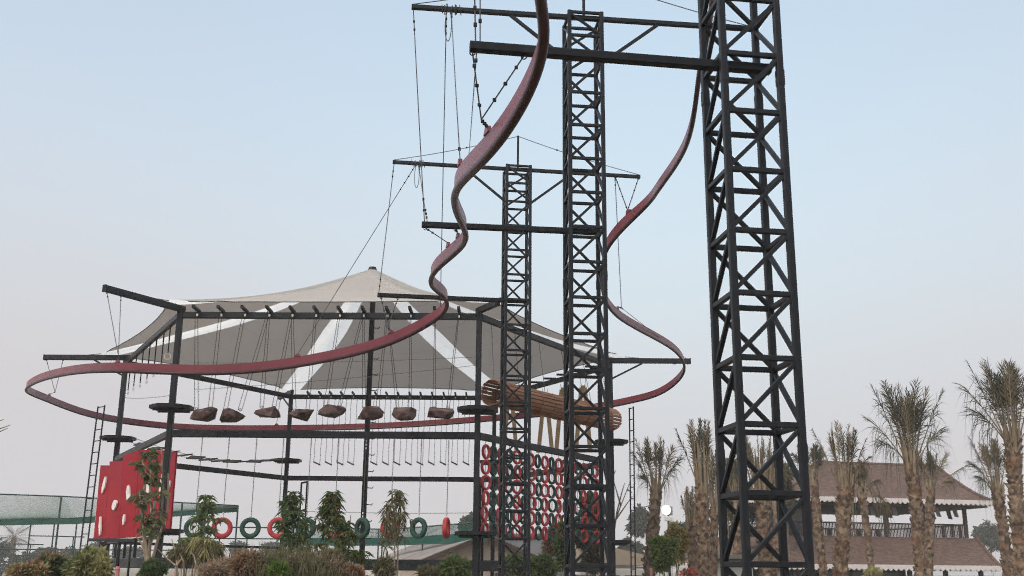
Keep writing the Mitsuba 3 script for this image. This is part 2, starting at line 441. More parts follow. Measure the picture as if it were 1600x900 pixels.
for n in 'ABCDEF':
    pk = part(frame, 'platform', octagon(hexp(n, ZP - 0.03), 0.57, 0.09), 'mat_steel_dark')
    part(pk, 'support_frame', cat([bar(hexp(n, ZP - 0.06) + V(-0.42, s, 0), hexp(n, ZP - 0.06) + V(0.42, s, 0), 0.05, 0.055) for s in (-0.2, 0.2)]), 'mat_steel_dark')
for n in 'ABE':
    pk = part(frame, 'platform', octagon(hexp(n, ZQ - 0.03), 0.57, 0.09), 'mat_steel_dark')
    part(pk, 'support_frame', cat([bar(hexp(n, ZQ - 0.06) + V(-0.42, s, 0), hexp(n, ZQ - 0.06) + V(0.42, s, 0), 0.05, 0.055) for s in (-0.2, 0.2)]), 'mat_steel_dark')
# slim inverted-U gate posts by D and B
for nm, pa, pb, Y in (('D', (471, 756), (480, 754), 40.9), ('B', (751, 756), (755, 756), 27.8)):
    a, b = at(*pa, Y), at(*pb, Y + 0.4)
    part(frame, 'gate_post', bar(V(a[0], a[1], 0), a, 0.06), 'mat_steel_dark')
    part(frame, 'gate_post', bar(V(b[0], b[1], 0), b, 0.06), 'mat_steel_dark')
    part(frame, 'gate_bar', bar(a + V(0, 0, 0.03), b + V(0, 0, 0.03), 0.06), 'mat_steel_dark')

# ------------------------------------------------------------------ ladders
def ladder(top, bot_dir, width_vec, label, lean):
    k = thing('ladder', label, 'ladder', 'steel ladders leaning at the rope course')
    w = np.asarray(width_vec)
    foot = V(top[0] + lean[0], top[1] + lean[1], 0)
    for s in (-0.5, 0.5):
        part(k, 'side_rail', bar(foot + w * s, top + w * s, 0.04), 'mat_steel')
    n = int(top[2] / 0.36)
    for i in range(n):
        z = top[2] - 0.04 - i * 0.36
        c = foot + (top - foot) * (z / top[2])
        part(k, 'rung', bar(c - w * 0.44, c + w * 0.44, 0.028), 'mat_steel')
    return k


ladder(at(158.5, 634, 33.9), None, V(0.31, -0.26, 0), 'tall dark ladder beside the red climbing wall, left of the frame', (-0.12, 0.0))
ladder(at(986.5, 636, 34.3), None, V(0.10, -0.26, 0), 'tall narrow dark ladder right of the frame, beside the brown palms', (-0.06, 0.0))

# ------------------------------------------------------------------ shade canopy
canopy = thing('shade_canopy', 'six-sided taupe fabric shade canopy with white strips, stretched to a peak over the frame', 'canopy')
ORDER = 'ABEFDC'
INW = dict(A=0.105, B=0.075, E=0.05, F=0.05, D=0.05, C=0.05)
COUT = dict(A=0.42, B=0.75, E=0.5, F=0.35, D=0.3, C=0.85)
CORN = {n: hexp(n, ZA + 0.13, COUT[n]) for n in ORDER}
APX = APEX + V(0, 0, 0.02)


def canopy_pt(i, u, v):
    a, b = CORN[ORDER[i]], CORN[ORDER[(i + 1) % 6]]
    e = a * (1 - u) + b * u
    mid = (a + b) / 2
    inw = (APX - mid)
    e = e + inw * V(1, 1, 0.5) * INW[ORDER[i]] * 4 * u * (1 - u)
    p = APX * (1 - v) + e * v
    ridge = abs(2 * u - 1)
    p = p + V(0, 0, -1) * (0.26 * 4 * v * (1 - v) * (0.75 + 0.25 * ridge) + 0.035 * ridge ** 3 * v * math.sin(26 * ridge + 5 * v + i) + 0.05 * (meshkit.fbm(p * 0.45, 3, seed=6) - 0.5) * v * (1 - v) * 4)
    return p


SW = 0.60


def u_w(i, v):
    a, b = CORN[ORDER[i]], CORN[ORDER[(i + 1) % 6]]
    return min(0.49, (0.16 + (SW - 0.16) * min(1, v * 2.2) * (1 - 0.3 * v)) / max(v, 0.04) / np.linalg.norm(a - b))


VS = np.linspace(0.02, 1, 22)
for i in range(6):
    P = np.array([[canopy_pt(i, u_w(i, v) + (1 - 2 * u_w(i, v)) * s, v) for s in np.linspace(0, 1, 21)] for v in VS])
    part(canopy, 'fabric_panel', grid_mesh(P), 'mat_canopy', True)
    edge = P[-1]
    part(canopy, 'edge_cable', tube(edge + V(0, 0, -0.01), 0.014, 5), 'mat_cable')
    j = (i - 1) % 6
    Q = []
    for v in VS:
        row = [canopy_pt(j, 1 - u_w(j, v) * s, v) for s in np.linspace(1, 0, 5)] + [canopy_pt(i, u_w(i, v) * s, v) for s in np.linspace(0, 1, 5)[1:]]
        Q.append(np.array(row) + V(0, 0, -0.004))
    part(canopy, 'white_strip', grid_mesh(np.array(Q)), 'mat_canopy_white', True, 'white strip along a ridge')
    n = ORDER[i]
    part(canopy, 'corner_tie', tube([CORN[n], hexp(n, ZA + 0.09, COUT[n] + 0.45)], 0.012, 5), 'mat_cable')
part(canopy, 'peak_ring', tube([APX + V(0, 0, -0.08), APX + V(0, 0, 0.03)], [0.16, 0.12], 12), 'mat_steel_dark')

# ------------------------------------------------------------------ lattice towers
B_, W_, ZMOD = 0.5527, 0.52, 7.7956 + CZ
TOW = [(2.0856, 8.9288, 0.1435, 4.40, 'near'), (1.1071, 15.5912, 0.1115, 4.985, 'mid'), (0.0911, 22.2971, 0.1402, 5.575, 'far')]
TLAB = ['thickest black lattice tower, nearest on the right, its top cut off by the photo edge',
        'middle black lattice tower, between the thick near one and the small far one',
        'smallest and farthest black lattice tower, in front of the wooden barrel tunnel']
towers = []
for ti, (tx, ty, yaw, zarm, _) in enumerate(TOW):
    t = thing('lattice_tower', TLAB[ti], 'lattice tower', 'three lattice towers in a row')
    towers.append(t)
    ex, ey = V(math.cos(yaw), math.sin(yaw), 0), V(-math.sin(yaw), math.cos(yaw), 0)
    C0 = V(tx, ty, 0)

    def L(x, y, z):
        return C0 + ex * x + ey * y + V(0, 0, z)
    h = W_ / 2
    cor = {'FL': (-h, -h), 'FR': (h, -h), 'BR': (h, h), 'BL': (-h, h)}
    ztop = ZMOD + 0.86
    for x, y in cor.values():
        part(t, 'leg', bar(L(x, y, 0), L(x, y, ztop), 0.06, up=ey), 'mat_steel')
        for zc in (2.94, 6.27):
            part(t, 'splice_collar', bar(L(x, y, zc - 0.07), L(x, y, zc + 0.07), 0.069, up=ey), 'mat_steel')
        part(t, 'base_plate', bar(L(x, y, 0.003), L(x, y, 0.02), 0.16, up=ey), 'mat_steel_dark')
    lev = [ZMOD - k * B_ for k in range(0, 30) if ZMOD - k * B_ > 0.1][::-1] + [ZMOD + 0.43, ztop - 0.024]
    faces = [('FL', 'FR'), ('FR', 'BR'), ('BR', 'BL'), ('BL', 'FL')]
    for fi, (a, b) in enumerate(faces):
        pa, pb = cor[a], cor[b]
        dd = nrm(V(pb[0] - pa[0], pb[1] - pa[1], 0))
        nn = V(dd[1], -dd[0], 0)          # outward in local axes
        for k, z in enumerate(lev):
            o = 0.028
            sh = 0.002 * (fi % 2)
            part(t, 'cross_bar', bar(L(pa[0] + dd[0] * o, pa[1] + dd[1] * o, z), L(pb[0] - dd[0] * o, pb[1] - dd[1] * o, z), 0.042 + sh, 0.046), 'mat_steel')
            if k + 1 < len(lev):
                z1, z2 = z + 0.035, lev[k + 1] - 0.035
                if (k >= len(lev) - 3):
                    z1, z2 = z2, z1
                part(t, 'diagonal_bar', bar(L(pa[0] + dd[0] * 0.02, pa[1] + dd[1] * 0.02, z1), L(pb[0] - dd[0] * 0.02, pb[1] - dd[1] * 0.02, z2), 0.036, 0.04, up=L(nn[0], nn[1], 0) - C0), 'mat_steel')
    # cross beam with two braces near the top, thin pole above, and the long single arm below
    zb = ztop - 0.085
    HB = 2.77
    part(t, 'cross_beam', bar(L(-HB, -0.19, zb), L(HB, -0.19, zb), 0.075), 'mat_steel')
    for s in (-1, 1):
        part(t, 'beam_brace', bar(L(s * 1.2, -0.19, zb - 0.03), L(s * (h + 0.02), -0.21, ZMOD + 0.0), 0.05), 'mat_steel')
    part(t, 'top_pole', bar(L(0.0, -0.11, zb), L(0.0, -0.11, ztop + 0.75), 0.045), 'mat_steel')
    xl = {0: -2.52, 1: -2.50, 2: -2.98}[ti]
    part(t, 'side_arm', bar(L(xl, -0.155, zarm + CZ), L(0.215, -0.155, zarm + CZ), 0.085), 'mat_steel_dark')
    top = L(0.0, -0.11, ztop + 0.74)
    for s in (-1, 1):
        gk = thing('guy_wire', f'thin {"left" if s < 0 else "right"} guy wire from the pole atop the {["near", "middle", "far"][ti]} lattice tower', 'guy wire')
        e = L(s * (HB - 0.02), -0.19, zb + 0.05)
        part(gk, 'wire', tube(sag(top, e, 0.04), 0.008, 5), 'mat_cable')
        part(gk, 'clamp', cat([box(top + (e - top) * f + V(0, 0, -0.15 * f * (1 - f)), 0.035, 0.03, 0.03) for f in (0.32, 0.42)]), 'mat_steel_dark')


def TL(ti, x, y, z):
    tx, ty, yaw = TOW[ti][:3]
    return V(tx + math.cos(yaw) * x - math.sin(yaw) * y, ty + math.sin(yaw) * x + math.cos(yaw) * y, z)


# ------------------------------------------------------------------ red gliding rail
RP = [(840, -150, 5.0), (843, -60, 5.8), (844, 0, 6.55), (847, 45, 6.9), (846, 80, 7.1), (838, 125, 7.45), (817, 174, 7.95), (796, 202, 8.25), (769, 231, 8.7), (748, 254, 9.15), (731, 273, 9.75),
      (718, 292, 10.5), (712, 314, 11.4), (713, 333, 12.3), (720, 349, 13.2), (728, 367, 14.3), (724, 382, 15.0), (712, 397, 15.6), (693, 412, 16.3), (681, 422, 16.9),
      (675, 435, 17.7), (678, 450, 18.7), (686, 460, 19.3), (695, 467, 19.9), (698, 477, 20.6), (693, 490, 21.1), (678, 502.5, 21.4), (659, 513, 21.6), (632, 528, 21.9),
      (578, 547, 22.5), (522, 561, 23.1), (467, 572, 23.7), (411, 579, 24.1), (355, 582.5, 24.5), (287, 584, 24.9), (200, 580.5, 25.3), (150, 580.5, 26.2), (100, 586, 28.2), (62, 595, 30.5),
      (45, 604.5, 32.3), (41, 610, 33.3), (50, 617.5, 34.6), (72, 626, 36), (100, 637.5, 37.5), (139, 650, 39.4), (194, 661, 41.3), (264, 669, 42.8), (400, 672.5, 43.9), (500, 671.5, 44.2), (600, 668.5, 44.1),
      (662, 665, 43.7), (740, 659.5, 43.0), (776, 656, 42.5), (845, 650, 41.0), (950, 636, 38.2), (999, 626, 36.8), (1032, 615, 35.9), (1054, 601, 35.2), (1068, 584, 34.5),
      (1068, 569.5, 33.8), (1060, 554, 32.9), (1040, 539, 31.6), (1013, 523.5, 30.1), (982, 507, 28.4), (963, 491.7, 27.1), (949, 477, 26.0), (942, 455, 25.0), (941, 430, 24.1), (942, 410, 23.5),
      (947.5, 392, 23.1), (971, 361, 22.7), (999, 333, 22.4), (1027, 300, 21.0), (1049, 269, 19.7), (1065.5, 242, 18.6), (1079, 205.5, 17.4), (1087, 162, 16.5), (1093, 112, 15.9), (1100, 82, 15.6),
      (1106, 55, 15.1), (1111, 15, 14.2), (1116, -40, 13.0), (1128, -150, 11.0), (1150, -320, 9.2)]
pts = np.array([at(*p) for p in RP])
w = np.ones(len(pts))
tck, uu = splprep(pts.T, s=0.02, k=3)
us = np.linspace(0, 1, 900)
R = np.array(splev(us, tck)).T
tan = np.gradient(R, axis=0)
tan /= np.linalg.norm(tan, axis=1, keepdims=True)
nn = np.cross(tan, V(0, 0, 1))
nn /= np.linalg.norm(nn, axis=1, keepdims=True)
vv = np.cross(nn, tan)
rail = thing('gliding_rail', 'long red winding gliding rail, hung from the towers and looping around the canopy', 'rail track')
part(rail, 'tube', tube(R, 0.042, 10), 'mat_rail_tube', True)
th = 0.007
web = np.stack([R + vv * 0.035 + nn * th, R + vv * 0.215 + nn * th, R + vv * 0.215 - nn * th, R + vv * 0.035 - nn * th, R + vv * 0.035 + nn * th], 1)
part(rail, 'web', grid_mesh(web[::-1]), 'mat_rail_red')


def rail_near(p):
    i = int(np.argmin(np.linalg.norm(R - np.asarray(p), axis=1)))
    return i, R[i] + vv[i] * 0.25


def lug(px, py, Y):
    i, p = rail_near(at(px, py, Y))
    c = R[i] + vv[i] * 0.215
    part(rail, 'lug', extrude_poly([c - tan[i] * 0.09 - nn[i] * 0.02, c + tan[i] * 0.09 - nn[i] * 0.02, c + tan[i] * 0.03 - nn[i] * 0.02 + vv[i] * 0.07, c - tan[i] * 0.03 - nn[i] * 0.02 + vv[i] * 0.07], nn[i] * 0.04), 'mat_rail_red')
    return c + vv[i] * 0.06


def sling(label, tops, joint, bottom, r=0.008, cl=2, sg=0.0):
    k = thing('rail_sling', label, 'cable', 'cable slings that carry the gliding rail')
    e = bottom if joint is None else joint
    segs = [(t_, e) for t_ in tops] + ([] if joint is None else [(joint, bottom)])
    for a, b in segs:
        part(k, 'cable', tube(sag(a, b, sg), r, 5), 'mat_cable')
        d = b - a
        ln = np.linalg.norm(d)
        for i in range(cl):
            f = min(0.9, (0.12 + 0.17 * i) / max(ln, 0.3) * (1 if ln > 0.5 else 0.5))
            part(k, 'clamp', box(a + d * f, 0.03, 0.02, 0.028, yaw=0.5 * i), 'mat_steel_dark')
    for t_ in tops:
        part(k, 'eye_ring', place(torus(0.022, 0.006, 14, 6), t_ + V(0, 0, -0.01)), 'mat_steel_dark')
    return k


def arm_pt(ti, px, py):
    tx, ty, yaw, zarm, _ = TOW[ti]
    z = zarm + CZ - 0.05
    best = min(np.linspace(-3.05, 0.2, 130), key=lambda x: abs((lambda P: 800 + F_PX * ((P - EYE) @ RT) / ((P - EYE) @ FW))(TL(ti, x, -0.155, z)) - px))
    return TL(ti, best, -0.155, z)


a1 = [arm_pt(0, 737, 98), arm_pt(0, 817, 98)]
sling('V-shaped cable sling under the left end of the lowest and nearest tower arm', a1, at(752, 187, 8.7), lug(744, 245, 8.9), 0.007, 3)
a2 = [arm_pt(1, 664, 358), arm_pt(1, 712, 358)]
sling('cable sling under the left end of the middle tower arm', a2[:1], None, lug(690, 408, 16.1), 0.008, 2)
sling('short cable beside the rail bend below the middle tower arm', a2[1:], None, lug(712, 392, 15.5), 0.008, 2)
a3 = [arm_pt(2, 596, 465), arm_pt(2, 621, 465)]
sling('V-shaped cable sling under the left end of the far tower arm', a3, at(606, 512, 21.8), lug(612, 530, 22.1), 0.009, 2)
cA = [hexp('A', ZA - 0.09, 2.38), hexp('A', ZA - 0.09, 1.95)]
sling('V-shaped cable sling under the raised arm at the front left corner of the frame', cA, lug(172, 580, 25.4) + V(0, 0, 0.1), lug(172, 580, 25.4), 0.009, 1)
cC = [hexp('C', ZA - 0.09, 2.65), hexp('C', ZA - 0.09, 2.1)]
sling('V-shaped cable sling under the flat arm at the far left corner of the frame', cC, at(86, 613, 34.6), lug(78, 628, 36.2), 0.01, 1)
cE = [hexp('E', ZA - 0.09, 2.55), hexp('E', ZA - 0.09, 2.1)]
sling('short V-shaped cable sling under the right arm of the frame', cE, None, lug(1068, 580, 34.3), 0.01, 1)
cD = [hexp('D', ZA - 0.09, 1.42)]
sling('thin cable hanging from the back left arm down to the rail', cD, None, lug(432, 672, 44.0), 0.01, 1)
zb = ZMOD + 0.86 - 0.085
b3 = [TL(2, 2.73, -0.19, zb - 0.04), TL(2, 2.2, -0.19, zb - 0.04)]
sling('V-shaped chain sling under the right end of the far tower cross beam', b3, None, lug(990, 342, 22.5), 0.011, 5)
sling('long thin cable from far cross beam down to the rail, right of middle tower', [TL(2, 2.18, -0.23, zb - 0.04)], at(971, 481, 27.2), lug(966, 494, 27.3), 0.009, 2)
sling('thin cable from the rail right of the middle tower to the right frame arm', [at(971, 481, 27.2)], None, hexp('E', ZA + 0.09, 2.5), 0.008, 1)
sling('long slanting cable from the far cross beam down to the rail before the canopy', [TL(2, -2.27, -0.19, zb - 0.04)], None, lug(470, 572, 23.7), 0.008, 4)
# stays that hold up the arm tips
def stay(label, a, b, r=0.008, clamps=(0.06, 0.1, 0.9, 0.95), sg=0.03):
    k = thing('stay_cable', label, 'cable', 'stay cables between the tower beams')
    part(k, 'cable', tube(sag(a, b, sg), r, 5), 'mat_cable')
    for f in clamps:
        c = a + (b - a) * f
        part(k, 'clamp', box(c, 0.03, 0.022, 0.034), 'mat_steel_dark')


stay('near stay cable with clamps from above the photo to the tip of the lowest arm', TL(0, -2.62, -0.19, zb - 0.04), TL(0, -2.47, -0.155, TOW[0][3] + CZ + 0.05), 0.007, (0.78, 0.82, 0.86, 0.92, 0.96))
stay('second near stay cable, ending in a loop on the lowest arm', TL(0, -2.5, -0.19, zb - 0.04), TL(0, -2.43, -0.155, TOW[0][3] + CZ + 0.05), 0.006, (0.88, 0.95))
stay('leftmost stay cable, from the middle tower cross beam end to the middle arm tip', TL(1, -2.74, -0.19, zb - 0.04), TL(1, -2.46, -0.155, TOW[1][3] + CZ + 0.05), 0.008)
stay('loose cable from the coil on the middle tower cross beam, straight down past the rail', TL(1, -2.22, -0.19, zb - 0.04), at(688, 478, 20.5), 0.008, (0.02, 0.04, 0.06))
stay('cable from the coil on the middle tower cross beam to the rail bend', TL(1, -2.14, -0.19, zb - 0.04), lug(719, 290, 10.4), 0.007, (0.02, 0.05, 0.95))
stay('leftmost cable of the far tower, from its cross beam end to its arm tip', TL(2, -2.74, -0.19, zb - 0.04), TL(2, -2.95, -0.155, TOW[2][3] + CZ + 0.05), 0.009)
stay('cable from the lowest arm tip down to the far cross beam', TL(0, -2.46, -0.155, TOW[0][3] + CZ - 0.05), TL(2, -1.12, -0.19, zb + 0.04), 0.006, (0.03, 0.9, 0.95))
stay('cable slanting from the left of the far cross beam to the middle arm tip', TL(2, -2.2, -0.19, zb - 0.04), TL(1, -2.42, -0.155, TOW[1][3] + CZ + 0.05), 0.008, (0.05, 0.1, 0.85, 0.9, 0.95))
rng = np.random.default_rng(5)
for ti, x0, lab in ((1, -2.2, 'tangled coil of spare cable wound on the middle tower cross beam'), (2, -2.25, 'tangled coil of spare cable wound on the far tower cross beam')):
    k = thing('cable_coil', lab, 'cable coil')
    for q in range(7):
        c = TL(ti, x0 + rng.uniform(-0.2, 0.2), -0.19, zb)
        a = np.linspace(0, 2 * math.pi, 17)
        rr = rng.uniform(0.062, 0.085)
        tl = rng.uniform(-0.5, 0.5)
        part(k, 'turn', tube(np.stack([c[0] + tl * rr * np.sin(a) * 0.6, c[1] + rr * np.cos(a), c[2] + rr * np.sin(a)], -1), 0.007, 5, False), 'mat_cable')
    c = TL(ti, x0 + 0.02, -0.19, zb)
    a = np.linspace(0, 2 * math.pi, 17)
    part(k, 'hanging_loop', tube(np.stack([c[0] + 0.05 * np.sin(a), c[1] - 0.06 + 0 * a, c[2] - 0.32 - 0.27 * np.cos(a)], -1), 0.007, 5, False), 'mat_cable')
for y, a, b, lab in ((27.4, (303, 567), (742, 558), 'upper thin safety line across the front of the frame'), (27.6, (303, 609), (742, 571), 'lower thin safety line sloping across the front of the frame')):
    k = single('safety_line', tube(sag(at(*a, y), at(*b, y), 0.05), 0.006, 5), 'mat_cable', lab, 'cable')
single('safety_line', tube(sag(hexp('C', CZ + 5.35), hexp('A', ZP + 0.35), 0.05), 0.007, 5), 'mat_cable', 'thin safety line from the far left post down to the front left platform', 'cable')
single('safety_line', tube(sag(hexp('D', CZ + 2.1), hexp('F', CZ + 2.1), 0.05), 0.009, 5), 'mat_cable', 'thin safety line across the back of the frame, above the hanging tyres', 'cable')

# ------------------------------------------------------------------ hanging rocks
rng = np.random.default_rng(11)
RK = [(317, 647, 41, 21), (363, 649, 43, 22), (418, 644, 36, 19), (470, 648, 39, 18), (519, 643, 41, 20), (579, 646, 40, 21), (631, 647, 37, 21), (689, 645, 41, 19)]
RA = ['low and tapering, touching the front left platform', 'widest, with a pointed flat top', 'blocky with a square left end', 'wedge-shaped, before the back left post',
      'rounded and reddish', 'darkest, bowl-shaped, before the centre mast', 'round and lumpy', 'flat with a square right end']
a, b = hexp('A', ZT), hexp('B', ZT)
for i, (x, y, wpx, hpx) in enumerate(RK):
    Y = 26.85
    c = at(x, y, Y)
    sw, sh = wpx * 1.06 * Y / F_PX / 2, hpx * Y / F_PX / 2
    r = np.random.default_rng(100 + i * 7)
    d = rand_dirs(17, r) * (0.82 + 0.3 * r.random((17, 1)))
    d[:, 2] = np.clip(d[:, 2], -0.75, 0.62 + 0.1 * r.random())
    hull = ConvexHull(d)
    m = trimesh.Trimesh(d, hull.simplices, process=True)
    m.fix_normals()
    m = m.subdivide().subdivide()
    nv = m.vertices * (1 + 0.16 * (meshkit.fbm(m.vertices * 2.6 + i * 5, 3, seed=i) - 0.5)[:, None])
    ext = nv.max(0) - nv.min(0)
    nv = (nv - (nv.max(0) + nv.min(0)) / 2) / ext * 2 * V(sw, sw * 0.8, sh)
    k = thing('hanging_rock', f'{ORD[i]} brown hanging rock from the left, {RA[i]}', 'rock', 'rocks hung on cables under the front beam')
    part(k, 'stone', (nv + c, m.faces), 'mat_rock', 22)
    tx = a[0] + (b[0] - a[0]) * ((x - 283) / 465.0)
    st = sorted(STUBS['A'], key=lambda p: abs(p[0] - c[0]))[:2]
    for q, p in enumerate(sorted(st, key=lambda p: p[0])):
        sx = (-0.5 if q == 0 else 0.5) * sw
        for dy in (-0.3, -0.06):
            part(k, 'rope', tube([p + V(0, dy, -0.04), c + V(sx + (dy + 0.18) * 0.25, dy * 0.6 + 0.1, sh * 0.72)], 0.0075, 5), 'mat_black_rope')
        part(k, 'eye_bolt', place(torus(0.03, 0.008, 12, 6), c + V(sx, 0.0, sh * 0.8)), 'mat_steel_dark')

# ------------------------------------------------------------------ foot trapezes at the back
TX = [483 + 12, 513, 531, 548, 584, 602, 620, 638, 656, 674, 692, 710, 728]
for i, x in enumerate(TX):
    k = thing('foot_trapeze', f'{ORD[i]} thin foot trapeze from the left, hanging under the back beam', 'trapeze', 'foot trapezes hung in a row under the back beam')
    c = at(x, 724, hexp('D', 0)[1] - 0.1)
    off = V(0.1, -0.0, -0.03)
    q1, q2 = c - off + V(0, -0.1, 0.015), c + off + V(0, 0.1, -0.015)
    part(k, 'foot_bar', bar(q1 - (q2 - q1) * 0.06, q2 + (q2 - q1) * 0.06, 0.055, 0.04), 'mat_plank')
    for q in (q1, q2):
        tp = V(q[0] + 0.02, q[1], ZT + 0.05)
        part(k, 'rope', tube([q, tp], 0.009, 5), 'mat_cable')

# ------------------------------------------------------------------ plank bridge on the back left side
k = thing('plank_bridge', 'sagging rope bridge of short dark planks at the back left of the frame', 'rope bridge')
P0, P1 = hexp('C', ZP + 0.03), hexp('D', ZP + 0.03)
dirv = nrm(P1 - P0)
side = V(-dirv[1], dirv[0], 0)
rng = np.random.default_rng(3)
for s in (-0.3, 0.3):
    part(k, 'side_rope', tube(sag(P0 + side * s + dirv * 0.5, P1 + side * s - dirv * 0.5, 0.34, 15), 0.009, 5), 'mat_cable')
for i in range(12):
    t = 0.13 + i * 0.8 / 11
    c = P0 + (P1 - P0) * t - V(0, 0, 0.34 * 4 * (t - 0.06) / 0.88 * (1 - (t - 0.06) / 0.88))
    tw = rng.uniform(-0.1, 0.1)
    part(k, 'plank', bar(c - side * 0.36 + V(0, 0, tw * 0.3), c + side * 0.36 - V(0, 0, tw * 0.3), 0.24, 0.035, up=V(0.1 + tw, -0.42 + tw * 2, 1)), 'mat_plank')

# ------------------------------------------------------------------ ring ropes under the left top beam
RR = [(205, 561, 613), (214, 555, 607), (224.5, 548, 602), (235, 540, 596), (245.5, 532, 586), (257, 523, 571), (267, 514, 556)]
cA_, cC_ = hexp('A', ZT), hexp('C', ZT)
for i, (x, yt, yb) in enumerate(RR):
    best = min(np.linspace(0.02, 0.98, 200), key=lambda t: abs((lambda P: 800 + F_PX * ((P - EYE) @ RT) / ((P - EYE) @ FW))(cC_ * (1 - t) + cA_ * t) - x))
    tp = cC_ * (1 - best) + cA_ * best
    tp[2] -= 0.09
    e = at(x - 4.5, yb, tp[1])
    e = V(tp[0], tp[1], e[2])
    k = thing('ring_rope', f'{ORD[i]} black grip-ring rope from the left, hanging under the left top beam', 'ring rope', 'ring ropes in a row under the left top beam')
    part(k, 'rope', tube([tp, e + V(0, 0, 0.06)], [0.02, 0.016], 6), 'mat_black_rope')
    part(k, 'ring', place(torus(0.085 if i > 4 else 0.035, 0.013 if i > 4 else 0.009, 20, 7), e + V(0, 0, -0.02), yaw=0.15 if i == 6 else 1.25), 'mat_ring', True)

# ------------------------------------------------------------------ wooden barrel tunnel on the right side
tn = thing('barrel_tunnel', 'long wooden slatted barrel tunnel hanging across the right side of the frame', 'tunnel')
Q0, Q1 = at(767, 613, 27.75), at(957, 656, 33.6)
ax = nrm(Q1 - Q0)
s1 = nrm(np.cross(ax, V(0, 0, 1)))
s2 = np.cross(s1, ax)
RAD = 0.335
NS = 20
LEN = np.linalg.norm(Q1 - Q0)
NSEC = 5
rng = np.random.default_rng(8)
for sec in range(NSEC):
    u0, u1 = LEN * sec / NSEC, LEN * (sec + 1) / NSEC
    for j in range(NS):
        an = 2 * math.pi * (j + 0.5) / NS
        dr_ = s1 * math.cos(an) + s2 * math.sin(an)
        o0, o1 = rng.uniform(-0.02, 0.03), rng.uniform(-0.03, 0.02)
        p = Q0 + ax * (u0 + 0.012 + o0) + dr_ * (RAD + rng.uniform(-0.004, 0.004))
        q = Q0 + ax * (u1 - 0.012 + o1) + dr_ * (RAD + rng.uniform(-0.004, 0.004))
        part(tn, 'slat', bar(p, q, 0.083, 0.022, up=dr_), 'mat_slat' if rng.random() < 0.6 else 'mat_slat_dark')
a_ = np.linspace(0, 2 * math.pi, 33)
for sec in range(2 * NSEC + 1):
    c = Q0 + ax * (LEN * min(max(sec / (2 * NSEC), 0.012), 0.988))
    ring = c + RAD * 0.945 * (np.cos(a_)[:, None] * s1 + np.sin(a_)[:, None] * s2)
    part(tn, 'hoop', tube(ring, 0.016, 6, False), 'mat_hoop', True)
    if sec % 2 == 1:
        ring = c + (RAD + 0.018) * (np.cos(a_)[:, None] * s1 + np.sin(a_)[:, None] * s2)
        part(tn, 'strap', tube(ring, 0.010, 5, False), 'mat_hoop', True)
for f in (0.02, 0.2, 0.4, 0.6, 0.8, 0.98):
    c = Q0 + ax * LEN * f + V(0, 0, RAD + 0.02)
    tp = V(c[0], c[1], ZT - 0.08) + (on_side('B', 'E', 0.06 + 0.86 * f, 0) - V(c[0], c[1], 0)) * V(1, 1, 0)
    part(tn, 'hanger_cable', tube([c, tp], 0.009, 5), 'mat_cable')

# ------------------------------------------------------------------ wooden A-shaped swings and hooks on the back right side
EF = [('E', 'F')]
AX_ = [(797, 0.86, 618), (852, 0.6, 624), (880, 0.45, 609), (911, 0.28, 606)]
for i, (x, t, yt_) in enumerate(AX_):
    p = on_side('E', 'F', t, 0)
    tp = at(x, yt_, p[1])
    bt = at(x, 706, p[1])
    k = thing('wooden_swing', f'{ORD[i]} pale wooden A-shaped swing from the left, hanging behind the barrel tunnel', 'swing', 'A-shaped wooden swings under the back right beam')
    e = nrm(hexp('F', 0) - hexp('E', 0))
    e = nrm(V(1, -0.25, 0))
    for s in (-1, 1):
        part(k, 'side_board', bar(tp + e * s * 0.06, bt + e * s * 0.25, 0.15, 0.05, up=(0, 1, 0)), 'mat_wood_pale')
        part(k, 'rope', tube([tp + e * s * 0.05, V(tp[0] + s * 0.1, tp[1], ZT - 0.08)], 0.009, 5), 'mat_cable')
    part(k, 'foot_board', bar(bt - e * 0.33, bt + e * 0.33, 0.14, 0.04), 'mat_wood_pale')
    part(k, 'head_block', box(tp + V(0, 0, 0.03), 0.17, 0.06, 0.1), 'mat_wood_pale')
for t in np.linspace(0.12, 0.92, 8):
    p = on_side('E', 'F', t, ZT + 0.13)
    part(frame, 'bracket', bar(p + V(-0.3, -0.02, 0), p + V(0.16, 0.02, 0), 0.06, 0.07), 'mat_steel_dark')

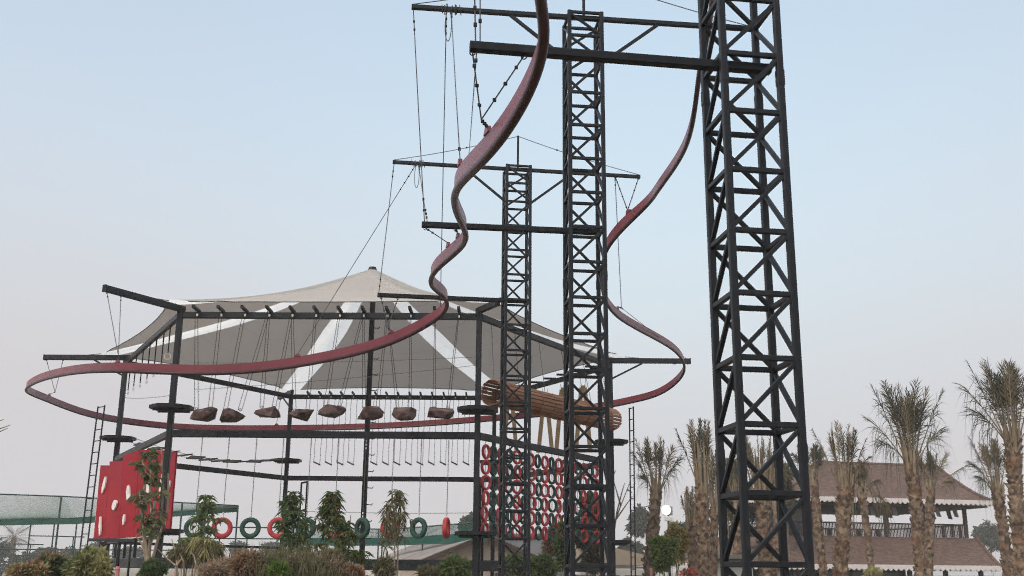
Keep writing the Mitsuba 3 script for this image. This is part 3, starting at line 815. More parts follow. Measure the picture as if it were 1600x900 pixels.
# ------------------------------------------------------------------ tyre swings under the front middle beam
TYRE = torus(0.205, 0.062, 36, 12, 1.0)
TSX = [(304, 'green', 0.2), (347, 'red', 0.42), (391, 'green', 0.06), (434, 'red', 0.1), (478, 'green', -0.2), (522, 'red', 0.4), (566, 'green', -0.72), (610, 'red', 0.5), (654, 'green', -0.62), (697.5, 'red', 1.42)]
TSN = ['partly hidden behind the left sapling', 'turned slightly, right of the left sapling', 'full ring with nothing in front', 'its right half behind a sapling', 'its left half behind a sapling',
       'almost hidden by a sapling', 'before the centre mast foot', 'its right half behind the thin two-stemmed sapling', 'turned, right of the two-stemmed sapling', 'seen edge-on, last before the right post']
for i, (x, col, yaw) in enumerate(TSX):
    k = thing('tyre_swing', f'{ORD[i]} tyre swing from the left, painted {col}, {TSN[i]}', 'tyre swing', 'painted tyre swings in a row')
    Y = hexp('A', 0)[1] + (i - 5) * 0.0
    c = at(x, 825, Y)
    part(k, 'tyre', place(TYRE, c, yaw), 'mat_tyre_' + col, True)
    tp = V(c[0] + 0.01, Y, ZM - 0.09)
    part(k, 'rope', tube([c + V(0, 0, 0.26), tp], 0.009, 5), 'mat_cable')
    part(k, 'shackle', cat([box(tp + V(0, 0, -0.06 - 0.09 * q), 0.03, 0.03, 0.05, q) for q in range(3)] + [box(c + V(0, 0, 0.29 + 0.08 * q), 0.028, 0.028, 0.05, q) for q in range(2)]), 'mat_galvanised')

# ------------------------------------------------------------------ curtain of tyre chains on the right side
TY2 = torus(0.165, 0.033, 26, 9, 1.25)
bdir = nrm(hexp('E', 0) - hexp('B', 0))
byaw = math.atan2(bdir[1], bdir[0])
rng = np.random.default_rng(21)
for i in range(17):
    t = 0.052 + i * 0.8 / 16
    col = 'red' if i % 2 == 0 else 'green'
    nm = f'{ORD[i]} chain from the left in the tyre curtain, six {col} tyres'
    k = thing('tyre_chain', nm, 'tyre chain', 'chains of tyres in the curtain on the right side')
    tp = on_side('B', 'E', t, ZM - 0.09)
    part(k, 'rope', tube([tp, tp - V(0, 0, 2.5)], 0.008, 5), 'mat_cable')
    for q in range(6):
        c = tp - V(0, 0, 0.28 + q * 0.396) + V(rng.uniform(-0.02, 0.02), rng.uniform(-0.02, 0.02), 0)
        part(k, 'tyre', place(TY2, c, byaw - 0.03 + rng.uniform(-0.2, 0.2), rng.uniform(-0.05, 0.05)), 'mat_tyre_' + col, True)

# ------------------------------------------------------------------ red climbing wall
wall = thing('climbing_wall', 'bright red folded climbing wall with white holds, at the left of the frame', 'climbing wall')
WP = [((157, 727), (146, 841), 31.2), ((171, 722), (162, 841.5), 31.0), ((192.5, 715), (184, 841), 30.3), ((217, 705), (209, 840), 29.7), ((257, 703.5), (243, 836), 28.9), ((266, 706.5), (257, 831), 28.5), ((275, 706.5), (264, 829), 28.2)]
tops = [((157, 727), (171, 727)), ((171.5, 721), (192, 719.5)), ((192.5, 711), (217.5, 703.5)), ((218, 703), (257, 703.5)), ((257.5, 705.5), (275, 706))]
bots = [((146, 841), (162, 841.5)), ((162.5, 841.5), (185, 841)), ((185.5, 841), (209, 839.5)), ((209.5, 839.5), (247, 835)), ((247.5, 834.5), (265, 829.5))]
deps = [(31.4, 31.0), (30.95, 30.3), (30.1, 29.6), (29.5, 28.8), (28.6, 28.15)]
for (ta, tb), (ba, bb), (ya, yb) in zip(tops, bots, deps):
    A_, B__, C_, D_ = at(*ta, ya), at(*tb, yb), at(*bb, yb), at(*ba, ya)
    nrmv = nrm(np.cross(B__ - A_, D_ - A_))
    if nrmv[1] < 0:
        nrmv = -nrmv
    pk = part(wall, 'panel', extrude_poly([A_, B__, C_, D_], nrmv * 0.05), 'mat_wall_red')
    if ta[0] == 157:
        part(pk, 'edge_strip', bar(A_ + nrmv * 0.025 - nrm(B__ - A_) * 0.012, D_ + nrmv * 0.025 - nrm(B__ - A_) * 0.012, 0.02, 0.045, up=nrmv), 'mat_panel_edge')
HOLDS = [(164, 758, 9, 25, 0.25, 0), (158, 822, 7, 27, -0.18, 0), (180.5, 789, 19, 12, -0.6, 1), (202, 770, 11, 21, -0.15, 2), (195, 812, 6, 15, 0.0, 2), (233, 764, 9, 18, -0.2, 3), (254, 757, 9, 30, 0.1, 4), (263.5, 762, 10, 20, 0.45, 4), (258, 812, 5, 20, -0.1, 4)]
for x, y, wpx, hpx, tilt, pi_ in HOLDS:
    ya, yb = deps[pi_]
    A_, B__, C_, D_ = at(*tops[pi_][0], ya), at(*tops[pi_][1], yb), at(*bots[pi_][1], yb), at(*bots[pi_][0], ya)
    n_ = nrm(np.cross(B__ - A_, D_ - A_))
    n_ = n_ if n_[1] < 0 else -n_
    dr0 = at(x, y, 10) - EYE
    s_ = ((A_ - EYE) @ n_) / (dr0 @ n_)
    c = EYE + dr0 * s_
    e1 = nrm(np.cross(n_, V(0, 0, 1)))
    e2 = np.cross(e1, n_)
    if e2[2] < 0:
        e2 = -e2
    if e1[0] < 0:
        e1 = -e1
    sc = 30 / F_PX / 2
    q_ = (x * 7 + y) % 5 / 5
    prof = [(-0.2 - 0.5 * q_, -1), (0.6 * q_, -0.9), (0.9, -0.2 - 0.4 * q_), (1 - 0.4 * q_, 0.45), (0.5 - 0.3 * q_, 1), (-0.5 + 0.3 * q_, 0.9), (-0.85, 0.35 * q_), (-0.95 + 0.4 * q_, -0.4)]
    ct, st_ = math.cos(tilt), math.sin(tilt)
    poly = []
    for px_, py_ in prof:
        qx, qy = px_ * wpx * sc * 1.12, py_ * hpx * sc * 1.12
        poly.append(c + e1 * (qx * ct + qy * st_) + e2 * (-qx * st_ + qy * ct) + n_ * 0.002)
    part(wall, 'hold', extrude_poly(poly, n_ * 0.045), 'mat_hold')
base = at(205, 846, 29.9)
part(wall, 'base_beam', bar(at(140, 843.5, 31.7), at(212, 844, 29.3), 0.09, 0.09), 'mat_steel_dark')
for x, y, Y, wd in ((160, 845, 31.0, 0.13), (187, 845, 30.2, 0.08), (205, 845, 29.6, 0.05)):
    p = at(x, y, Y)
    part(wall, 'strut', bar(V(p[0], p[1], 0), p - V(0, 0, 0.03), wd), 'mat_steel_dark')

# ------------------------------------------------------------------ green net cages in the background
def net_sheet(corners, nu, nv, w, sg=0.0):
    """knotted net: narrow strands both ways over the quad a-b-c-d"""
    a, b, c, d = [np.asarray(x, float) for x in corners]

    def P(u, v):
        p = (a * (1 - u)[:, None] + b * u[:, None]) * (1 - v)[:, None] + (d * (1 - u)[:, None] + c * u[:, None]) * v[:, None]
        p[:, 2] -= sg * 16 * u * (1 - u) * v * (1 - v)
        return p
    ms = []
    s = np.linspace(0, 1, 9)
    for u in np.linspace(0, 1, nu):
        ms.append(tube(P(np.full(9, u), s), w, 3, False))
    for v in np.linspace(0, 1, nv):
        ms.append(tube(P(s, np.full(9, v)), w, 3, False))
    return cat(ms)


def pole(parent, top, r=0.05, name='pole', m='mat_pole_green'):
    part(parent, name, tube([V(top[0], top[1], 0), top], r, 6), m)


cage = thing('net_cage', 'green practice net cage on thin poles, far left behind the climbing wall', 'net cage')
n0, n1, n2 = at(-120, 768, 53), at(96, 775.5, 56.5), at(372, 790, 62)
f0, f1, f2 = at(-120, 815, 88), at(120, 809, 74), at(371, 793, 63)
part(cage, 'roof_net', cat([net_sheet((n0, n1, f1, f0), 150, 90, 0.0055, 0.35), net_sheet((n1, n2, f2, f1), 110, 60, 0.0055, 0.2)]), 'mat_net_pale', kind='stuff')
hem = V(0, 0, 0.42)
part(cage, 'hem', cat([grid_mesh(np.array([[f0, f1], [f0 - hem, f1 - hem]])), grid_mesh(np.array([[f1, f2], [f1 - hem, f2 - hem * 0.6]]))]), 'mat_net_green')
part(cage, 'edge_cable', cat([tube([n0, n1, n2], 0.035, 5), tube([f0, f1, f2], 0.035, 5)]), 'mat_pole_green')
for p in (n1, at(285, 785, 60.2), n2, at(49, 812, 79), at(86, 811, 77), at(121, 809, 74)):
    pole(cage, p)
for (xa, ya, Ya), (xb, yb, Yb) in (((45, 837, 79), (132, 839, 74)), ((-30, 858, 74), (300, 860, 74)), ((-30, 868, 74), (170, 868, 74)), ((360, 824, 62), (500, 825, 62)), ((280, 841, 66), (440, 842, 66)), ((20, 850, 79), (68, 851, 79))):
    part(cage, 'rail', tube([at(xa, ya, Ya), at(xb, yb, Yb)], 0.04, 5), 'mat_pole_green')
for x, y, Y in ((115, 839, 74), (48, 850, 79), (178, 845, 74), (343, 842, 66), (386, 842, 66), (433, 842, 66)):
    pole(cage, at(x, y, Y), 0.04)
cage2 = thing('net_cage', 'dense green net fence with a bright top band, behind the red and green tyre swings', 'net cage')
g0, g1, g2 = at(440, 823, 63), at(610, 827, 60), at(760, 815, 50)
h0, h1, h2 = at(440, 841, 63), at(610, 840, 60), at(760, 832, 50)
i0, i1, i2 = at(440, 852, 63), at(610, 852, 60), at(760, 846, 50)
part(cage2, 'upper_net', cat([net_sheet((g0, g1, h1, h0), 90, 12, 0.011), net_sheet((g1, g2, h2, h1), 90, 12, 0.011)]), 'mat_net_green', kind='stuff')
part(cage2, 'green_band', cat([grid_mesh(np.array([[h0, h1, h2], [i0, i1, i2]]))]), 'mat_net_green', label='solid green band of shade cloth')
part(cage2, 'edge_cable', cat([tube([g0, g1, g2], 0.03, 5), tube([i0, i1, i2], 0.03, 5)]), 'mat_pole_green')
for x, y, Y in ((486, 823, 62), (592, 826, 60), (598, 826, 60.5), (661, 823, 56.5), (742, 817, 51)):
    pole(cage2, at(x, y, Y), 0.045)

# ------------------------------------------------------------------ low buildings in the background
def gable_house(label, cx, cy, yaw, wdt, dep, eave, ridge, wallm, roofm, win=()):
    k = thing('low_building', label, 'building')
    ex, ey = V(math.cos(yaw), math.sin(yaw), 0), V(-math.sin(yaw), math.cos(yaw), 0)
    O = V(cx, cy, 0)

    def P(x, y, z):
        return O + ex * x + ey * y + V(0, 0, z)
    h = wdt / 2
    poly = [P(-h, 0, 0), P(h, 0, 0), P(h, 0, eave), P(0, 0, ridge), P(-h, 0, eave)]
    part(k, 'wall', extrude_poly(poly, ey * dep), wallm)
    for s in (-1, 1):
        o = 0.4
        sl = (ridge - eave) / h
        a0, a1 = P(0, -o, ridge + 0.03), P(s * (h + o), -o, eave - sl * o + 0.03)
        b0, b1 = P(0, dep + o, ridge + 0.03), P(s * (h + o), dep + o, eave - sl * o + 0.03)
        part(k, 'roof', extrude_poly([a0, a1, b1, b0] if s > 0 else [a1, a0, b0, b1], (0, 0, 0.12)), roofm)
        part(k, 'verge_board', bar(a0 + V(0, 0, -0.02) - ey * 0.02, a1 + V(0, 0, -0.02) - ey * 0.02, 0.05, 0.2), 'mat_dark_wood')
    for x, z, w_, h_ in win:
        wk = part(k, 'window', box(P(x, -0.03, z), w_, 0.08, h_, yaw), 'mat_dark_wood')
        part(wk, 'pane', box(P(x, -0.075, z), w_ * 0.86, 0.02, h_ * 0.86, yaw), 'mat_glass')
    return k


p = at(757, 838, 52)
gable_house('low beige building with a grey gable roof, seen behind the edge-on red tyre swing', p[0], p[1], 0.28, 5.4, 14, CZ + 0.45, p[2], 'mat_beige', 'mat_roof_grey', [(-0.9, 1.3, 0.9, 1.1), (1.0, 1.3, 0.9, 1.1)])
p = at(840, 838, 58)
k = thing('low_building', 'grey flat-roofed block behind the tyre curtain', 'building')
part(k, 'wall', box(V(p[0], p[1] + 2, p[2] / 2), 4.2, 4, p[2]), 'mat_grey_wall')
part(k, 'roof_slab', box(V(p[0], p[1] + 2, p[2] + 0.07), 4.6, 4.4, 0.13), 'mat_roof_grey')
part(k, 'window', box(V(p[0] + 1, p[1] - 0.02, 1.5), 1.0, 0.06, 1.1), 'mat_glass')
# beige shed right of the frame
A_, B__ = at(905, 843, 46), at(1012, 868, 46)
k = thing('low_building', 'low beige building with a sloping top and grey shutters, right of the frame ladder', 'building')
Ag, Bg = at(905, 883, 46), at(1012, 884, 46)
part(k, 'wall', extrude_poly([V(A_[0], A_[1], Ag[2]), A_, B__, V(B__[0], B__[1], Bg[2])], (0, 6, 0)), 'mat_beige')
part(k, 'lower_wall', box(V((A_[0] + B__[0]) / 2, 49.05, Ag[2] / 2 - 0.01), B__[0] - A_[0] - 0.05, 6, Ag[2] - 0.04), 'mat_pale_wall')
for i in range(3):
    X = B__[0] - 0.55 - i * 1.05
    sk = part(k, 'shutter', box(V(X, 46.03, 0.95), 0.85, 0.05, 1.75), 'mat_grey_wall')
    part(sk, 'slats', cat([box(V(X, 45.995, 0.2 + q * 0.16), 0.83, 0.02, 0.12) for q in range(10)]), 'mat_grey_wall')
for x in (1003.5, 1008.5):
    q = at(x, 874, 45.95)
    part(k, 'window', box(V(q[0], 45.98, q[2]), 0.1, 0.05, 0.11), 'mat_dark_wood')
k = thing('compound_wall', 'long low pale boundary wall behind the lower beam of the frame', 'wall')
a, b = at(430, 886, 58), at(800, 889, 58)
for i in range(6):
    X0 = a[0] + (b[0] - a[0]) * i / 6
    X1 = a[0] + (b[0] - a[0]) * (i + 1) / 6
    part(k, 'wall_panel', box(V((X0 + X1) / 2, 58, 0.95), X1 - X0 - 0.4, 0.2, 1.9), 'mat_pale_wall')
    part(k, 'pier', box(V(X0, 58, 0.99), 0.36, 0.34, 1.98), 'mat_grey_wall' if i % 2 else 'mat_pale_wall')
k = thing('low_building', 'small white kiosk with a flat grey roof, half hidden left of the near tower foot', 'building')
p = at(1121, 874, 44)
part(k, 'wall', box(V(p[0] + 0.4, p[1] + 1.5, p[2] / 2), 2.0, 3, p[2]), 'mat_pale_wall')
part(k, 'roof_slab', box(V(p[0] + 0.3, p[1] + 1.4, p[2] + 0.1), 2.9, 3.8, 0.16), 'mat_roof_grey')

# ------------------------------------------------------------------ two-tier pavilion on the right
pav = thing('pavilion', 'two-tier pavilion with brown tiled hip roofs and white scalloped fringes, behind the palms', 'building')
eR, eL = at(1553, 783, 61), at(1203, 774, 58)
du = nrm((eR - eL) * V(1, 1, 0))
dv = V(-du[1], du[0], 0)
WU = np.linalg.norm((eR - eL)[:2])
O = V(eL[0], eL[1], 0)


def PP(u, v, z):
    return O + du * u + dv * v + V(0, 0, z)


def hip_roof(parent, u0, u1, v0, v1, ze, ru0, ru1, rv0, rv1, zr, pw=1.35, th=0.1, n=12):
    """four sides that rise from the eave rectangle to the ridge rectangle, flaring out at the eave"""
    E_ = [(u0, v0), (u1, v0), (u1, v1), (u0, v1)]
    G_ = [(ru0, rv0), (ru1, rv0), (ru1, rv1), (ru0, rv1)]
    ts = np.linspace(0, 1, n)
    rk = None
    for i in range(4):
        j = (i + 1) % 4
        rows = []
        for t in ts:
            hh = ze + (zr - ze) * t ** pw
            a_ = np.array(E_[i]) * (1 - t) + np.array(G_[i]) * t
            b_ = np.array(E_[j]) * (1 - t) + np.array(G_[j]) * t
            rows.append([PP(*(a_ * (1 - s) + b_ * s), hh) for s in np.linspace(0, 1, 2)])
        rk = part(parent, 'roof', grid_mesh(np.array(rows)), 'mat_roof_tile', 30)
        part(parent, 'hip_cap', tube(np.array(rows)[:, 0] + V(0, 0, 0.03), 0.1, 7), 'mat_roof_tile', True)
    return rk


def fringe(parent, pa, pb, hgt, step=0.3, thick=0.03, out=None):
    d = pb - pa
    ln = np.linalg.norm(d)
    d = d / ln
    n = int(ln / step)
    xs = np.linspace(0, ln, n * 6 + 1)
    low = 0.62 * hgt + 0.38 * hgt * np.abs(np.sin(np.pi * xs / ln * n))
    o = nrm(np.cross(d, V(0, 0, 1))) * thick
    top = pa + d * xs[:, None]
    bot = top - np.stack([0 * xs, 0 * xs, low], -1)
    part(parent, 'fringe', grid_mesh(np.stack([top, bot, bot + o, top + o, top], 1)), 'mat_white_trim')


ZEU = (eR[2] + eL[2]) / 2
DEP = 10.5
rid = [at(1278, 725, 64.6), at(1469, 727.5, 65.6)]
ru = [float((r_ - O) @ du) for r_ in rid]
ZR = (rid[0][2] + rid[1][2]) / 2
hip_roof(pav, 0, WU, 0, DEP, ZEU, ru[0], ru[1], DEP / 2 - 0.15, DEP / 2 + 0.15, ZR)
part(pav, 'ridge_cap', tube([PP(ru[0] - 0.1, DEP / 2, ZR + 0.02), PP(ru[1] + 0.1, DEP / 2, ZR + 0.02)], 0.13, 8), 'mat_roof_tile')
part(pav, 'ceiling', box(PP(WU / 2, DEP / 2, ZEU - 0.32), WU - 0.5, DEP - 0.5, 0.08, math.atan2(du[1], du[0])), 'mat_dark_wood')
yw = math.atan2(du[1], du[0])
for a_, b_ in (((0, 0), (WU, 0)), ((WU, 0), (WU, DEP)), ((0, DEP), (0, 0))):
    fringe(pav, PP(*a_, ZEU + 0.02), PP(*b_, ZEU + 0.02), 0.3)
# upper storey: posts, railing, floor, drapes
ZF = at(1400, 838, 60)[2]
ins = 1.15
uposts = [ins, 3.0, 5.0, 7.55, 9.95, WU - ins]
for u in uposts:
    for v in (ins, DEP - ins):
        part(pav, 'column', bar(PP(u, v, ZF), PP(u, v, ZEU - 0.36), 0.2), 'mat_dark_wood')
part(pav, 'upper_floor', box(PP(WU / 2, DEP / 2, ZF - 0.12), WU - 1.6, DEP - 1.6, 0.2, yw), 'mat_dark_wood')
for v in (ins, DEP - ins):
    part(pav, 'hand_rail', bar(PP(ins, v, ZF + 0.72), PP(WU - ins, v, ZF + 0.72), 0.08), 'mat_dark_wood')
    part(pav, 'balusters', cat([bar(PP(u, v, ZF), PP(u, v, ZF + 0.69), 0.045) for u in np.arange(ins + 0.1, WU - ins, 0.09)]), 'mat_dark_wood', kind='stuff')
for u in (ins, WU - ins):
    part(pav, 'hand_rail', bar(PP(u, ins + 0.05, ZF + 0.72), PP(u, DEP - ins - 0.05, ZF + 0.72), 0.08), 'mat_dark_wood')
    part(pav, 'balusters', cat([bar(PP(u, v, ZF), PP(u, v, ZF + 0.69), 0.035) for v in np.arange(ins + 0.15, DEP - ins, 0.16)]), 'mat_dark_wood', kind='stuff')
for x, dark in ((1355, 0), (1363, 1), (1385, 1), (1396, 0), (1463, 1), (1473, 0), (1493, 1), (1505, 0)):
    q = at(x, 790, 61.2)
    u = float((q - O) @ du)
    zt_ = ZEU - 0.36
    Lh = 0.62 if dark else 0.5
    pr = [(-0.13, 0), (0.13, 0), (0.19, -Lh * 0.6), (0.26, -Lh), (0.02, -Lh * 0.96), (-0.06, -Lh * 0.6)]
    part(pav, 'hanging_cloth', extrude_poly([PP(u + a_, ins + 0.25, zt_ + b_) for a_, b_ in pr], dv * 0.05), 'mat_cloth_dark' if dark else 'mat_cloth_grey')
# glazed room at the left of the upper storey
gu0, gu1 = ins + 0.15, 4.9
part(pav, 'room_wall', box(PP((gu0 + gu1) / 2, 3.6, (ZF + ZEU - 0.36) / 2), gu1 - gu0, 0.15, ZEU - 0.4 - ZF, yw), 'mat_grey_wall')
for i in range(4):
    u = gu0 + 0.5 + i * (gu1 - gu0 - 0.4) / 4
    wk = part(pav, 'window', box(PP(u, 3.48, ZF + 1.0), 0.75, 0.08, 1.2, yw), 'mat_dark_wood')
    part(wk, 'pane', box(PP(u, 3.43, ZF + 1.0), 0.66, 0.02, 1.1, yw), 'mat_glass')
# lower roof and ground storey
q = [at(1108, 879, 55), at(1574, 890, 57.5)]
lu0, lu1 = float((q[0] - O) @ du), float((q[1] - O) @ du)
ZEL = at(1400, 883, 56.5)[2]
lv0 = -2.6
hip_roof(pav, lu0, lu1, lv0, DEP + 2.6, ZEL, ins - 0.4, WU - ins + 0.4, ins - 0.35, DEP - ins + 0.35, ZF - 0.05, 1.15)
for a_, b_ in (((lu0, lv0), (lu1, lv0)), ((lu1, lv0), (lu1, DEP + 2.6)), ((lu0, DEP + 2.6), (lu0, lv0))):
    fringe(pav, PP(*a_, ZEL + 0.02), PP(*b_, ZEL + 0.02), 0.3)
part(pav, 'ceiling', box(PP((lu0 + lu1) / 2, DEP / 2, ZEL - 0.1), lu1 - lu0 - 0.3, DEP + 4.8, 0.06, yw), 'mat_dark_wood')
part(pav, 'room_wall', box(PP((lu0 + lu1) / 2, 4.0, ZEL / 2), lu1 - lu0 - 3, 0.3, ZEL - 0.14, yw), 'mat_dark_wall')
for i in range(8):
    u = lu0 + 0.7 + i * (lu1 - lu0 - 1.4) / 7
    part(pav, 'column', bar(PP(u, lv0 + 0.7, 0), PP(u, lv0 + 0.7, ZEL - 0.14), 0.22), 'mat_dark_wood')
for i in range(7):
    u = lu0 + 2.6 + i * (lu1 - lu0 - 5.2) / 6
    wk = part(pav, 'window', box(PP(u, 3.8, 1.35), 1.3, 0.1, 1.5, yw), 'mat_dark_wood')
    part(wk, 'pane', box(PP(u, 3.735, 1.35), 1.18, 0.02, 1.36, yw), 'mat_glass')

# ------------------------------------------------------------------ date palms
def frond_mesh(base, d0, length, arch, rng, n=30, leaf=0.34, droop=0.35, twist=0.0, fold=0.6, bare=0.3):
    """curved stalk with two rows of narrow leaflets"""
    d0 = nrm(d0)
    m = 12
    p = [np.asarray(base, float)]
    d = d0.copy()
    for k in range(m):
        d = nrm(d + V(0, 0, -1) * arch / m * (0.3 + 1.4 * k / m))
        p.append(p[-1] + d * length / m)
    p = np.array(p)
    stalk = tube(p, np.linspace(0.026, 0.006, m + 1), 5)
    nt = int(n * 0.72)
    s = np.concatenate([np.linspace(bare + 0.12, 0.995, nt), np.linspace(bare * 0.75, 0.8, n - nt)])
    lower = (np.arange(n) >= nt)[:, None]
    idx = s * m
    i0 = np.minimum(idx.astype(int), m - 1)
    fr = (idx - i0)[:, None]
    q = p[i0] * (1 - fr) + p[i0 + 1] * fr
    tt = p[i0 + 1] - p[i0]
    tt /= np.linalg.norm(tt, axis=1, keepdims=True)
    sd = np.cross(tt, V(0, 0, 1) + 0.3 * rng.normal(size=3))
    sd /= np.linalg.norm(sd, axis=1, keepdims=True) + 1e-9
    up = np.cross(sd, tt)
    vs, fs = [], []
    o = 0
    for sg_ in (-1, 1):
        dirs = tt * (0.6 + 0.45 * rng.random((n, 1))) + sd * sg_ * np.where(lower, 0.45 + 0.6 * rng.random((n, 1)), 0.16 + 0.36 * rng.random((n, 1))) + up * 0.25 * rng.normal(size=(n, 1)) * fold
        dirs /= np.linalg.norm(dirs, axis=1, keepdims=True)
        prof = np.sin(np.pi * np.clip(0.25 + 0.68 * (s - bare) / (1 - bare), 0.1, 1)) ** 0.6
        Ln = (1.3 * leaf * prof * (0.6 + 0.7 * rng.random(n)))[:, None] * np.where(lower, 1.35, 1.0)
        wv = np.cross(dirs, up + 0.4 * rng.normal(size=(n, 3)))
        wv /= np.linalg.norm(wv, axis=1, keepdims=True) + 1e-9
        wv = wv * 0.0125
        dz = V(0, 0, -1) * droop * Ln * np.where(lower, 0.5 + 1.8 * rng.random((n, 1)), 0.05 + 0.5 * rng.random((n, 1)))
        mid = q + dirs * Ln * 0.5 + dz * 0.25
        tip = q + dirs * Ln + dz
        v = np.stack([q - wv * 0.6, q + wv * 0.6, mid - wv, mid + wv, tip], 1).reshape(-1, 3)
        k5 = np.arange(n)[:, None] * 5 + o
        fs.append(np.concatenate([k5 + [0, 1, 3], k5 + [0, 3, 2], k5 + [2, 3, 4]], 0))
        vs.append(v)
        o += len(v)
    return stalk, (np.vstack(vs), np.vstack(fs))


def trunk_mesh(path, r, rng, ratio=1.0):
    path = np.asarray(path, float)
    n = 40
    t = np.linspace(0, 1, n)
    seg = np.linspace(0, 1, len(path))
    p = np.stack([np.interp(t, seg, path[:, i]) for i in range(3)], -1)
    rad = r * (1.0 + 0.1 * np.sin(t * 9 + rng.random() * 6) * t + ratio * 0.12 * t)
    rad = rad * 0.74
    core = tube(p, rad * 0.88, 12)
    ms = []
    hgt = np.linalg.norm(path[-1] - path[0])
    rows = int(hgt / 0.15)
    for i in range(rows):
        f = i / rows
        c = np.array([np.interp(f, t, p[:, j]) for j in range(3)])
        rr = np.interp(f, t, rad)
        m = 9
        for j in range(m):
            if rng.random() < 0.12:
                continue
            a_ = 2 * math.pi * (j + 0.5 * (i % 2) + 0.25 * rng.random()) / m + i * 0.21
            od = V(math.cos(a_), math.sin(a_), 0)
            sd = V(-od[1], od[0], 0)
            wd = rr * 0.36 * rng.uniform(0.75, 1.2)
            out = rr * rng.uniform(0.05, 0.42)
            hh = rng.uniform(0.08, 0.26)
            lo = c + od * rr * 0.82
            hi = c + od * (rr * 0.95 + out) + V(0, 0, hh)
            lean = sd * rng.uniform(-0.04, 0.04)
            v = [lo - sd * wd, lo + sd * wd, hi + sd * wd * 0.7 + lean, hi - sd * wd * 0.7 + lean, hi - od * out * 1.3 + sd * wd * 0.6 - V(0, 0, 0.015) + lean, hi - od * out * 1.3 - sd * wd * 0.6 - V(0, 0, 0.015) + lean]
            ms.append((np.array(v), np.array([[0, 1, 2], [0, 2, 3], [3, 2, 4], [3, 4, 5], [1, 4, 2], [0, 3, 5]])))
    return core, cat(ms)


def palm(label, foot, trunk_pts, r, Y, crown, fronds, seed, dry=0.2, stalks=10, stalk_len=1.2, fl=2.2, spread=0.35, leaf=0.34, extra=(), droop=0.35, dryskirt=0):
    """trunk_pts: photo points up the trunk at depth Y; extra: (px, py, arch) tips of single loose fronds"""
    rng = np.random.default_rng(seed)
    k = thing('palm_tree', label, 'palm tree', 'date palms with trimmed crowns')
    path = [at(x, y, Y) for x, y in trunk_pts]
    d = path[1] - path[0]
    path = [path[0] - d * (path[0][2] / d[2])] + path if abs(d[2]) > 1e-6 else path
    core, scales = trunk_mesh(path, r, rng)
    part(k, 'trunk', core, 'mat_palm_trunk', 40)
    part(k, 'bark_scales', scales, 'mat_palm_trunk', kind='stuff')
    topp = path[-1]
    ms = []
    for i in range(stalks):
        a_ = rng.uniform(0, 2 * math.pi)
        b0 = topp + V(math.cos(a_), math.sin(a_), 0) * r * 0.8 * rng.random() ** 0.5 - V(0, 0, 0.35)
        e0 = b0 + V(math.cos(a_), math.sin(a_), 0) * rng.uniform(0.0, 0.16) * stalk_len + V(0, 0, stalk_len * rng.uniform(0.6, 1.15))
        ms.append(tube([b0, (b0 + e0) / 2 + V(0, 0, 0.03), e0], [0.06, 0.045, 0.022], 5))
    part(k, 'stalk_bundle', cat(ms), 'mat_palm_stalk', kind='stuff')
    fronds = int(fronds * 0.8)
    for i in range(fronds):
        a_ = 2 * math.pi * (i * 0.381966 + 0.1 * rng.random())
        sp = spread * (0.1 + 0.95 * rng.random() ** 1.4)
        dv_ = V(math.cos(a_) * sp, math.sin(a_) * sp, 1)
        b0 = topp + V(math.cos(a_), math.sin(a_), 0) * r * 0.5
        st_, lf = frond_mesh(b0, dv_, fl * rng.uniform(0.75, 1.08), rng.uniform(0.1, 0.55) * (0.4 + sp), rng, 34, leaf, droop, bare=0.36)
        fk = part(k, 'frond', lf, 'mat_frond_dry' if rng.random() < dry + 0.12 else 'mat_frond')
        part(fk, 'stalk', st_, 'mat_palm_stalk')
    for (px_, py_, arch) in extra:
        tip = at(px_, py_, Y + rng.uniform(-0.5, 0.5))
        b0 = topp + nrm((tip - topp) * V(1, 1, 0)) * r * 0.7
        L_ = np.linalg.norm(tip - b0) * 1.06
        dv_ = nrm(tip - b0) + V(0, 0, arch * 0.45)
        st_, lf = frond_mesh(b0, dv_, L_, arch, rng, 34, leaf * 1.1, droop * 2.4, bare=0.35)
        fk = part(k, 'frond', lf, 'mat_frond_dry' if rng.random() < dry else 'mat_frond')
        part(fk, 'stalk', st_, 'mat_palm_stalk')


palm('leftmost palm, spreading dry fronds, beside the tall narrow ladder and the lit lamp', None, [(1014, 900), (1020, 840), (1025, 765)], 0.27, 40, 0, 14, 1, 0.35, 8, 1.0, 1.75, 0.30, 0.36,
     [(995, 692, 0.2), (991, 712, 0.3), (1062, 716, 0.4), (1050, 704, 0.2), (1006, 745, 0.9), (1048, 735, 0.9)], 0.5)
palm('tall golden-brown palm with a tight brush-like crown, left of the near tower', None, [(1100, 900), (1099, 830), (1097, 755)], 0.26, 36, 0, 14, 2, 0.35, 16, 1.6, 2.0, 0.12, 0.24,
     [(1058, 676, 0.1), (1120, 705, 0.2)], 0.3)
palm('short reddish palm stump with dead upright stalks, left of the golden-brown palm', None, [(1083, 900), (1082, 860), (1080, 815)], 0.22, 42, 0, 7, 3, 1.0, 14, 1.2, 1.4, 0.18, 0.18, [(1065, 778, 0.1)], 0.2)
palm('slim shaded palm close behind the right side of the golden-brown palm', None, [(1115, 900), (1116, 850), (1117, 790)], 0.17, 40, 0, 10, 4, 0.6, 10, 1.4, 1.9, 0.16, 0.24, [(1128, 712, 0.2)], 0.35)
palm('stout palm with a bare tied crown, seen through the near tower', None, [(1199, 900), (1194, 850), (1191, 775)], 0.3, 38, 0, 13, 5, 0.75, 16, 1.8, 2.3, 0.2, 0.24, [(1158, 690, 0.2), (1222, 705, 0.3)], 0.3)
